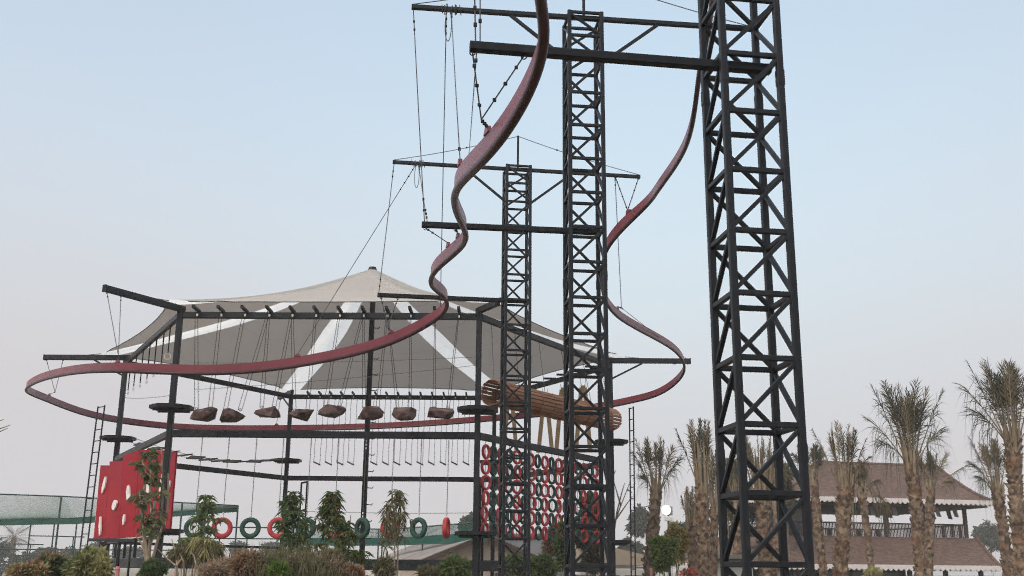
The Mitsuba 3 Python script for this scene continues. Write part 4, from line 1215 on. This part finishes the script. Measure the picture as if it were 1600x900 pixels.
palm('thin palm seen through the left half of the near tower', None, [(1150, 900), (1152, 850), (1152, 790)], 0.19, 48, 0, 12, 6, 0.35, 8, 1.3, 2.4, 0.3, 0.3, (), 0.4)
palm('thin palm seen through the right half of the near tower', None, [(1217, 900), (1214, 850), (1212, 790)], 0.17, 50, 0, 11, 7, 0.4, 8, 1.3, 2.4, 0.3, 0.3, (), 0.4)
palm('slender palm with a small green crown, just right of the near tower', None, [(1287, 900), (1279, 830), (1271, 745)], 0.2, 44, 0, 13, 8, 0.15, 7, 0.6, 1.3, 0.5, 0.3, [(1240, 712, 0.4), (1283, 706, 0.3)], 0.45)
palm('stout palm with a ragged brown crown, second right of the near tower', None, [(1313, 900), (1317, 840), (1321, 762)], 0.31, 38, 0, 14, 9, 0.65, 12, 1.2, 2.15, 0.19, 0.28, [(1272, 677, 0.2), (1352, 690, 0.5), (1300, 668, 0.1), (1356, 715, 1.0), (1345, 740, 1.2)], 0.6)
palm('thin palm with limp bare fronds, between the ragged brown palm and the tall green palm', None, [(1363, 900), (1352, 810), (1345, 765)], 0.19, 46, 0, 11, 10, 0.8, 9, 0.9, 1.1, 0.3, 0.34, [(1378, 800, 1.6), (1330, 770, 1.4), (1372, 750, 0.8)], 0.9)
palm('tallest palm of the right group, its wide dark green fronds above the roof', None, [(1438, 900), (1432, 800), (1424, 725)], 0.24, 37, 0, 22, 11, 0.08, 12, 1.2, 2.6, 0.25, 0.5,
     [(1365, 610, 0.15), (1356, 655, 0.7), (1470, 618, 0.15), (1374, 690, 1.0), (1470, 672, 0.8), (1384, 604, 0.1)], 0.6)
palm('small palm with an upright green tuft, close right of the tallest palm', None, [(1452, 900), (1453, 830), (1454, 765)], 0.2, 45, 0, 13, 12, 0.2, 10, 1.1, 1.7, 0.22, 0.3, [(1478, 712, 0.2), (1512, 728, 0.4), (1486, 752, 0.9)], 0.45)
palm('big palm at the right edge of the photo, dark crown with drooping fronds', None, [(1596, 900), (1589, 800), (1582, 690)], 0.27, 33, 0, 22, 13, 0.15, 12, 1.1, 2.45, 0.27, 0.5,
     [(1515, 573, 0.2), (1504, 605, 0.5), (1519, 640, 0.9), (1542, 572, 0.1), (1620, 590, 0.4), (1640, 640, 0.8)], 0.65)
palm('shorter palm just left of the big right-edge palm, with a dark tuft', None, [(1576, 900), (1568, 830), (1558, 765)], 0.24, 40, 0, 12, 14, 0.15, 10, 1.0, 1.75, 0.3, 0.36, [(1517, 689, 0.3), (1516, 722, 0.9), (1530, 745, 1.0)], 0.6)

# ------------------------------------------------------------------ saplings, shrubs, far trees
def sapling(label, stem_px, Y, crown, n, leafm, seed, leaf=0.16, lw=0.035, droop=0.5, per=11, group='leafy saplings before the rope course', stemr=0.018, stemm='mat_stem', name='sapling', extra=()):
    """crown: rows (px, py, half width in px) from top to bottom; leaves hang in tufts off side twigs"""
    rng = np.random.default_rng(seed)
    k = thing(name, label, 'sapling' if name == 'sapling' else name.replace('_', ' '), group)
    tw = []
    crown = np.array(crown, float)
    for si, st_ in enumerate(stem_px):
        pp = [at(x, y, Y + 0.15 * si) for x, y in st_]
        pp = [V(pp[0][0], pp[0][1], 0)] + pp
        part(k, 'stem', tube(np.array(pp), np.linspace(stemr * 1.3, stemr * 0.4, len(pp)), 6), stemm)
    B, A = [], []
    for i in range(int(n * 0.5)):
        py_ = rng.uniform(crown[0, 1], crown[-1, 1])
        cx_ = np.interp(py_, crown[:, 1], crown[:, 0])
        hw = np.interp(py_, crown[:, 1], crown[:, 2])
        q = rng.uniform(-1, 1) * rng.uniform(0.5, 1.25)
        px_ = cx_ + hw * q
        c = at(px_, py_, Y + rng.uniform(-1, 1) * hw * Y / F_PX * math.sqrt(max(0.05, 1 - q * q)))
        core = at(cx_, py_ + 6, Y)
        if rng.random() < 0.55:
            tw.append(tube([core, (core + c) / 2 + V(0, 0, 0.02), c], [0.009, 0.006, 0.004], 4, False))
        m = int(per * 0.8)
        dd = rand_dirs(m, rng)
        dd[:, 2] = -np.abs(dd[:, 2]) * droop * 1.6 + 0.12
        B.append(c + dd * 0.015)
        A.append(dd)
    part(k, 'twigs', cat(tw), stemm, kind='stuff')
    part(k, 'leaves', leaves(np.vstack(B), np.vstack(A), leaf, lw, rng, 0.3), leafm, kind='stuff')
    for lm, frac, lf in extra:
        m = int(len(B) * frac)
        ii = rng.choice(len(B), m, replace=False)
        part(k, 'coloured_leaves', leaves(np.vstack([B[q] for q in ii]) + rng.normal(size=(sum(len(B[q]) for q in ii), 3)) * 0.03, np.vstack([A[q] for q in ii]), lf, lw * 1.2, rng, 0.2), lm, kind='stuff')
    return k


sapling('leafy green sapling at the left, beside the first red tyre swing', [[(318, 900), (318, 840), (321, 772)], [(300, 900), (303, 845), (300, 815)]], 21.5, [(322, 770, 4), (321, 785, 12), (325, 805, 18), (320, 822, 24), (306, 838, 20), (303, 852, 14)], 95, 'mat_leaf_mid', 31, 0.17, 0.05)
sapling('dense dark green sapling between the second red and the third green tyre swing', [[(460, 900), (459, 840), (457, 775)], [(452, 900), (452, 850), (447, 800)]], 21, [(458, 768, 4), (456, 785, 13), (456, 805, 20), (459, 825, 23), (461, 845, 25), (462, 868, 22)], 190, 'mat_leaf_dark', 32, 0.17, 0.048)
sapling('broad sapling with some orange leaves, left of the centre mast foot', [[(526, 900), (523, 840), (521, 778)], [(545, 900), (545, 850), (548, 805)], [(505, 900), (506, 850), (502, 800)]], 21, [(521, 768, 3), (519, 783, 14), (515, 798, 12), (521, 812, 27), (528, 835, 36), (532, 860, 38), (536, 884, 40)], 260, 'mat_leaf_dark', 33, 0.165, 0.045,
        extra=[('mat_leaf_gold', 0.2, 0.13), ('mat_leaf_orange', 0.035, 0.13)])
sapling('thin two-stemmed sapling with drooping leaves, right of the centre mast', [[(616, 900), (617, 840), (620, 770)], [(621, 900), (622, 845), (624, 785)]], 20.5, [(620, 764, 3), (619, 778, 13), (619, 800, 18), (622, 820, 19), (620, 840, 19), (615, 858, 12)], 105, 'mat_leaf_olive', 34, 0.17, 0.036, 0.9, stemm='mat_stem_pale')
sapling('rusty brown withered climber with big round leaves, before the red climbing wall', [[(228, 900), (231, 870), (224, 825), (218, 770)], [(236, 900), (233, 862), (240, 810), (246, 740), (243, 700)], [(231, 900), (234, 850), (252, 815), (255, 760), (252, 700)], [(232, 880), (222, 850), (212, 838)], [(234, 890), (246, 845), (262, 800), (263, 740)], [(230, 890), (238, 820), (234, 760), (238, 700)], [(229, 880), (221, 800), (228, 745), (222, 715)]], 19.5,
        [(228, 703, 12), (232, 722, 24), (236, 745, 22), (238, 775, 22), (240, 800, 20), (232, 830, 18), (232, 850, 10)], 86, 'mat_leaf_olive', 35, 0.15, 0.10, 0.4, per=5, group=None, stemr=0.03, stemm='mat_stem_pale', name='climber',
        extra=[('mat_leaf_mid', 0.5, 0.13)])


def shrub(name, label, cx, cy, rx, ry, Y, n, leafm, seed, leaf=0.1, lw=0.05, droop=0.1, group=None, mix=(), stems=6, depth=0.9, updir=0.3, catg=None):
    """lumpy shrub whose crown is centred on photo point (cx, cy), radii in px, with stems to the ground"""
    rng = np.random.default_rng(seed)
    k = thing(name, label, catg or name.replace('_', ' '), group)
    c = at(cx, cy, Y)
    s = Y / F_PX
    RX, RZ = rx * s, ry * s
    nb = 26
    lob = rand_dirs(nb, rng) * V(RX, RX * depth, RZ) * (0.45 + 0.45 * rng.random((nb, 1)))
    lr = (0.2 + 0.28 * rng.random(nb)) * min(RX, RZ)
    which = rng.integers(0, nb, n)
    dd = rand_dirs(n, rng)
    pos = c + lob[which] + dd * lr[which][:, None] * (0.35 + 0.65 * rng.random((n, 1)))
    ax = dd * 0.6 + rng.normal(size=(n, 3)) * 0.7 + V(0, 0, updir)
    part(k, 'leaves', leaves(pos, ax, leaf, lw, rng, droop), leafm, kind='stuff')
    for lm, fr in mix:
        m = int(n * fr)
        which = rng.integers(0, max(2, nb // 2), m)
        dd = rand_dirs(m, rng)
        pos = c + lob[which] + dd * lr[which][:, None] * (0.6 + 0.55 * rng.random((m, 1)))
        part(k, 'coloured_leaves', leaves(pos, dd + V(0, 0, updir), leaf, lw, rng, droop), lm, kind='stuff')
    ms = []
    for i in range(stems):
        g_ = V(c[0] + rng.normal() * 0.12, c[1] + rng.normal() * 0.12, 0)
        e = c + lob[i % nb] * 0.8
        ms.append(tube([g_, (g_ + e) / 2 + rng.normal(size=3) * 0.04, e], [0.018, 0.014, 0.005], 5))
    part(k, 'stems', cat(ms), 'mat_stem', kind='stuff')
    return k


shrub('shrub', 'russet brown shrub at the bottom left corner', 42, 897, 30, 14, 17, 1500, 'mat_leaf_russet', 41, 0.1, 0.05, mix=[('mat_leaf_yellow', 0.3)])
shrub('shrub', 'dark green and maroon shrub between the russet shrub and the pale yellow shrub', 78, 888, 24, 20, 17.5, 1900, 'mat_leaf_dark', 42, 0.1, 0.055, mix=[('mat_leaf_russet', 0.25)])
shrub('shrub', 'bushy pale yellow-green shrub under the left ladder', 142, 888, 30, 23, 17, 2600, 'mat_leaf_yellow', 43, 0.12, 0.05, mix=[('mat_leaf_mid', 0.3)])
shrub('shrub', 'small dark green shrub at the foot of the withered climber', 238, 893, 18, 14, 18, 1100, 'mat_leaf_dark', 44, 0.1, 0.05)
shrub('shrub', 'bright green tuft low in the dry reeds', 436, 894, 9, 8, 15, 190, 'mat_leaf_bright', 45, 0.16, 0.03, updir=0.8)
shrub('shrub', 'round green shrub before the right front post of the frame', 712, 888, 22, 17, 19, 1900, 'mat_leaf_mid', 46, 0.13, 0.04)
shrub('shrub', 'small green shrub at the foot of the two-stemmed sapling', 601, 889, 14, 14, 20, 700, 'mat_leaf_olive', 47, 0.13, 0.04)
shrub('shrub', 'low olive shrub between the pale red posts, left of the round green shrub', 668, 899, 18, 10, 19, 700, 'mat_leaf_olive', 48, 0.12, 0.04)
shrub('shrub', 'green shrub behind the far tower foot', 806, 884, 20, 16, 25, 1700, 'mat_leaf_mid', 49, 0.15, 0.05)
shrub('shrub', 'green shrub between the far and middle towers', 846, 886, 22, 17, 25, 1900, 'mat_leaf_dark', 50, 0.15, 0.05, mix=[('mat_leaf_mid', 0.4)])
shrub('shrub', 'tall dark green shrub close behind the left leg of the middle tower', 884, 855, 12, 46, 26, 2400, 'mat_leaf_dark', 51, 0.15, 0.05, mix=[('mat_leaf_mid', 0.4)])
shrub('flowering_tree', 'leafy tree with orange and golden leaves behind the middle tower', 923, 838, 26, 62, 38, 5200, 'mat_leaf_gold', 52, 0.2, 0.07, mix=[('mat_leaf_dark', 0.7), ('mat_leaf_orange', 0.12)], catg='tree')
shrub('flowering_tree', 'withered reddish climber hanging below the middle of the tyre curtain', 866, 846, 17, 28, 36, 1800, 'mat_leaf_russet', 53, 0.14, 0.05, mix=[('mat_leaf_dry', 0.5)], catg='climber')
shrub('shrub', 'bushy bright green shrub at the foot of the leftmost palm', 1037, 868, 17, 32, 30, 3400, 'mat_leaf_mid', 54, 0.15, 0.06, mix=[('mat_leaf_bright', 0.35)])
shrub('shrub', 'yellow-green cone-shaped shrub right of the bright green shrub', 1056, 855, 14, 40, 34, 3600, 'mat_leaf_yellow', 55, 0.16, 0.06, mix=[('mat_leaf_gold', 0.5)])
shrub('flower_bed', 'low red flowers at the foot of the golden-brown palm', 1076, 896, 18, 7, 30, 230, 'mat_petal_red', 56, 0.07, 0.05, mix=[('mat_leaf_russet', 1.0), ('mat_leaf_olive', 0.8)], catg='flowers')
shrub('shrub', 'yellow-green weed at the foot of the thin limp palm', 1364, 897, 14, 8, 34, 500, 'mat_leaf_yellow', 57, 0.15, 0.06)
for i, (x, y, rx, ry, Y, m) in enumerate([(1142, 762, 22, 48, 56, 'mat_leaf_olive'), (1222, 770, 18, 60, 56, 'mat_leaf_olive'), (1062, 850, 22, 30, 75, 'mat_far_leaf'), (1165, 820, 40, 60, 70, 'mat_far_leaf')]):
    shrub('leafy_tree', ['olive leafy tree seen through the left side of the near tower', 'olive leafy tree seen through the right side of the near tower', 'dark round tree behind the red stump palm', 'broad dull green tree far behind the near tower'][i], x, y, rx, ry, Y, 3400, m, 60 + i, 0.26, 0.1, catg='tree')

# dry grasses and reeds along the bottom
def reed(label, x0, x1, ytop, Y, n, m, seed, ln=0.5, wd=0.012, lean=0.5):
    rng = np.random.default_rng(seed)
    k = thing('reed_clump', label, 'reeds', None)
    xs = rng.uniform(x0, x1, n)
    ms_v, ms_f, o = [], [], 0
    for x in xs:
        c = at(x, 905, Y + rng.uniform(-0.7, 0.7))
        t_ = at(x, ytop + rng.uniform(0, 1) ** 1.3 * 36, c[1])
        c = V(c[0], c[1], max(0, t_[2] - ln * rng.uniform(1.2, 2.2)))
        d = V(rng.normal() * lean, rng.normal() * lean, 1) * 1.0
        L_ = t_[2] - c[2]
        pts_ = [c + nrm(d) * 0 + V(d[0], d[1], 0) * L_ * 0.5 * s * s + V(0, 0, L_ * (s - 0.18 * s ** 3 * abs(d[0]))) for s in np.linspace(0, 1, 5)]
        pts_ = np.array(pts_)
        sd = nrm(V(rng.normal(), rng.normal(), 0)) * wd
        wds = np.array([0.6, 1, 0.9, 0.6, 0.08])[:, None] * sd
        v = np.stack([pts_ - wds, pts_ + wds], 1).reshape(-1, 3)
        f = np.concatenate([[[2 * q, 2 * q + 1, 2 * q + 3], [2 * q, 2 * q + 3, 2 * q + 2]] for q in range(4)])
        ms_v.append(v)
        ms_f.append(f + o)
        o += len(v)
    part(k, 'blades', (np.vstack(ms_v), np.vstack(ms_f)), m, kind='stuff')
    return k


reed('tall olive and straw reeds along the bottom, under the dense dark sapling', 395, 520, 842, 16.5, 900, 'mat_leaf_olive', 71, 0.7, 0.014, 0.45)
shrub('shrub', 'dense dry olive undergrowth in the middle of the bottom edge', 452, 893, 75, 24, 16.8, 4200, 'mat_leaf_olive', 72, 0.16, 0.03, 0.3, mix=[('mat_leaf_dry', 0.4)])
shrub('shrub', 'feathery yellow-green shrub left of the dry brown brush', 322, 858, 30, 14, 18.5, 1300, 'mat_leaf_yellow', 73, 0.17, 0.025, 0.7, mix=[('mat_leaf_olive', 0.6)])
shrub('shrub', 'grey-green feathery shrub right of the withered climber', 285, 862, 22, 12, 18.5, 700, 'mat_leaf_olive', 74, 0.17, 0.025, 0.7)
shrub('dry_brush', 'mound of pinkish dry brown brush, lower left of the reeds', 345, 892, 38, 16, 17, 2600, 'mat_leaf_dry', 75, 0.1, 0.02, mix=[('mat_leaf_russet', 0.2)], catg='brush')
shrub('dry_brush', 'orange-brown dry brush between the pinkish brush and the reeds', 385, 884, 26, 20, 16.2, 2200, 'mat_leaf_russet', 76, 0.1, 0.03, mix=[('mat_leaf_dry', 0.7)], catg='brush')
shrub('dry_brush', 'russet dry brush at the foot of the broad sapling', 548, 897, 24, 9, 17, 700, 'mat_leaf_russet', 77, 0.1, 0.04, mix=[('mat_leaf_orange', 0.25), ('mat_leaf_dry', 0.6)], catg='brush')
shrub('dry_brush', 'greyish dry brush right of the reeds', 512, 886, 26, 16, 16.4, 1400, 'mat_leaf_dry', 78, 0.13, 0.025, mix=[('mat_leaf_olive', 0.8)], catg='brush')
# bare twiggy stems
def bare_branch(label, px_pts_list, Y, r=0.02, seed=0, m='mat_stem', name='bare_shrub'):
    rng = np.random.default_rng(seed)
    k = thing(name, label, 'bare shrub')
    for pl in px_pts_list:
        p = [at(x, y, Y + rng.uniform(-0.15, 0.15)) for x, y in pl]
        part(k, 'branch', tube(p, np.linspace(r, r * 0.3, len(p)), 5), m)


b0 = at(275, 884, 17)
bare_branch('pale leafless stems arching beside the front left post', [[(274, 930), (275, 884), (258, 870), (246, 858)], [(275, 884), (284, 873), (285, 868)], [(277, 920), (276, 875), (273, 858), (268, 842)], [(300, 920), (306, 880), (303, 868), (297, 862)], [(306, 880), (312, 870), (318, 860)], [(336, 920), (338, 880), (333, 866)], [(290, 915), (286, 876), (280, 864)]], 17.5, 0.02, 3, 'mat_stem_pale')
g_ = at(962, 830, 38)
bare_branch('bare grey twigs between the right ladder and the frame post', [[(955, 960), (957, 850), (962, 812), (970, 790), (980, 765), (985, 752)], [(970, 790), (964, 770), (957, 745)], [(962, 812), (974, 795), (988, 775)], [(958, 840), (964, 800), (972, 768), (976, 755)], [(980, 765), (988, 770)], [(957, 745), (962, 735)]], 38, 0.035, 4)
bare_branch('bare twig tips entering at the left edge', [[(-60, 900), (-50, 800), (-30, 690), (-10, 662), (6, 655)], [(-30, 690), (-8, 678), (12, 669)], [(-20, 676), (-6, 672), (16, 664)]], 30, 0.03, 5)
# pale red posts and the terracotta piece along the bottom
for i, (x, y, lab) in enumerate([(184, 887, 'pale red post at the left foot of the withered climber'), (252, 887, 'pale red post right of the withered climber'), (276, 894, 'pale red post below the bare pale stems'), (592, 892, 'pale red post left of the two-stemmed sapling'), (659, 891, 'pale red post right of the two-stemmed sapling'), (1017, 889, 'pale red post at the foot of the leftmost palm')]):
    p = at(x, y, 23 if x < 1000 else 36)
    k = thing('marker_post', lab, 'post', None)
    part(k, 'shaft', tube([V(p[0], p[1], 0), p - V(0, 0, 0.03)], 0.05, 8), 'mat_post_pink', 30)
    part(k, 'cap', tube([p - V(0, 0, 0.03), p + V(0, 0, 0.03)], [0.06, 0.03], 8), 'mat_post_pink', 30)
rng = np.random.default_rng(9)
c = at(566, 893, 18)
k = thing('dry_palm_sheath', 'salmon-coloured dry leaf sheath standing up beside the orange brush', 'dry leaf')
P = []
for v in np.linspace(0, 1, 9):
    wv = (0.05 + 0.05 * math.sin(math.pi * v) + 0.03 * math.sin(9 * v)) * (1 - 0.55 * v)
    P.append([V(c[0] + s * wv + 0.02 * math.sin(5 * v), c[1] + 0.03 * (s * s), c[2] - 0.5 + 0.6 * v) for s in np.linspace(-1, 1, 7)])
P = np.array(P)
part(k, 'sheath', cat([grid_mesh(P), grid_mesh(P + V(0, 0.012, 0))]), 'mat_terracotta', True)
part(k, 'stalk', tube([V(c[0], c[1] + 0.03, 0), V(c[0], c[1] + 0.03, c[2] - 0.45)], 0.03, 6), 'mat_stem')

# far trees
def far_tree(label, cx, cy, rx, ry, Y, n, seed, m='mat_far_leaf'):
    return shrub('leafy_tree', label, cx, cy, rx, ry, Y * 1.6, n, m, seed, 0.7, 0.32, 0.2, None, (), 4, 0.9, 0.1, 'tree')


FT = [(-10, 868, 26, 26, 95, 'dark tree mass at the far left edge'), (40, 880, 30, 18, 100, 'dull green tree under the far palm on the left'), (75, 868, 18, 12, 110, 'small tree right of the far palm, behind the net poles'), (110, 873, 22, 14, 115, 'grey-green tree behind the left ladder foot'),
      (152, 862, 12, 14, 120, 'small round tree left of the climbing wall struts'), (200, 866, 26, 12, 130, 'hazy tree under the climbing wall'), (300, 868, 26, 9, 140, 'hazy low tree behind the feathery shrub'), (372, 858, 12, 11, 125, 'small hazy tree below the first green tyre swing in the open'),
      (425, 856, 20, 10, 130, 'hazy tree below the second red tyre swing'), (735, 822, 13, 18, 80, 'bushy tree left of the right front post'), (778, 820, 8, 22, 80, 'tree between the right front post and the far tower'), (1000, 812, 16, 22, 85, 'grey-green round tree behind the leftmost palm'),
      (985, 862, 18, 14, 80, 'dark tree above the beige building'), (1545, 838, 26, 18, 95, 'round green tree right of the pavilion'), (1075, 838, 12, 22, 85, 'dark tree between the lamp and the golden-brown palm')]
for i, (x, y, rx, ry, Y, lab) in enumerate(FT):
    far_tree(lab, x, y, rx, ry, Y, 1500, 200 + i)
# far palm at the left, full round crown
rng = np.random.default_rng(77)
k = thing('palm_tree', 'small hazy far palm with a full round crown, at the left edge', 'palm tree')
tp = at(22, 840, 165)
part(k, 'trunk', tube([V(tp[0], tp[1], 0), tp], 0.4, 7), 'mat_palm_trunk')
for i in range(26):
    a_ = i * 2.39996
    st_, lf = frond_mesh(tp, V(math.cos(a_) * 0.9, math.sin(a_) * 0.9, rng.uniform(-0.5, 1.3)), 3.0, rng.uniform(0.3, 0.8), rng, 18, 0.9, 0.3, bare=0.1)
    part(k, 'frond', cat([lf, st_]), 'mat_frond')

# ------------------------------------------------------------------ lit flood lamp on a post behind the leftmost palm
lp = at(1041, 797, 50)
k = thing('flood_lamp', 'lit white flood lamp on a thin post, right of the leftmost palm', 'lamp')
part(k, 'post', tube([V(lp[0] + 0.1, lp[1] + 0.1, 0), V(lp[0] + 0.1, lp[1] + 0.1, lp[2] - 0.2)], 0.05, 8), 'mat_steel')
part(k, 'housing', box(V(lp[0] + 0.1, lp[1] + 0.2, lp[2] - 0.02), 0.42, 0.16, 0.4), 'mat_grey_wall')
part(k, 'ballast', box(V(lp[0] + 0.12, lp[1] + 0.1, lp[2] - 0.38), 0.4, 0.25, 0.22), 'mat_galvanised')
sph = trimesh.creation.icosphere(subdivisions=3, radius=1.0)
key = part(k, 'bulb', (np.array(sph.vertices) * V(0.21, 0.12, 0.23) + lp, np.array(sph.faces)), None, True)
scene[key]['emitter'] = {'type': 'area', 'radiance': {'type': 'rgb', 'value': [0.2, 0.195, 0.185]}}
scene[key]['bsdf'] = {'type': 'diffuse', 'reflectance': {'type': 'rgb', 'value': [0.8, 0.8, 0.8]}}

# ------------------------------------------------------------------ air
scene['haze_air'] = {'type': 'homogeneous', 'albedo': {'type': 'rgb', 'value': [0.95, 0.95, 0.95]}, 'sigma_t': {'type': 'rgb', 'value': [0.0011, 0.0011, 0.0011]}}
scene['camera']['medium'] = {'type': 'ref', 'id': 'haze_air'}
scene['haze'] = {'type': 'cube', 'to_world': T().translate([0, 20, 7.5]).scale([1700, 1700, 8.6]), 'bsdf': {'type': 'null'}, 'interior': {'type': 'ref', 'id': 'haze_air'}}
labels['haze'] = {'label': 'thin pale haze in the air that fades the far trees', 'category': 'haze', 'kind': 'stuff'}
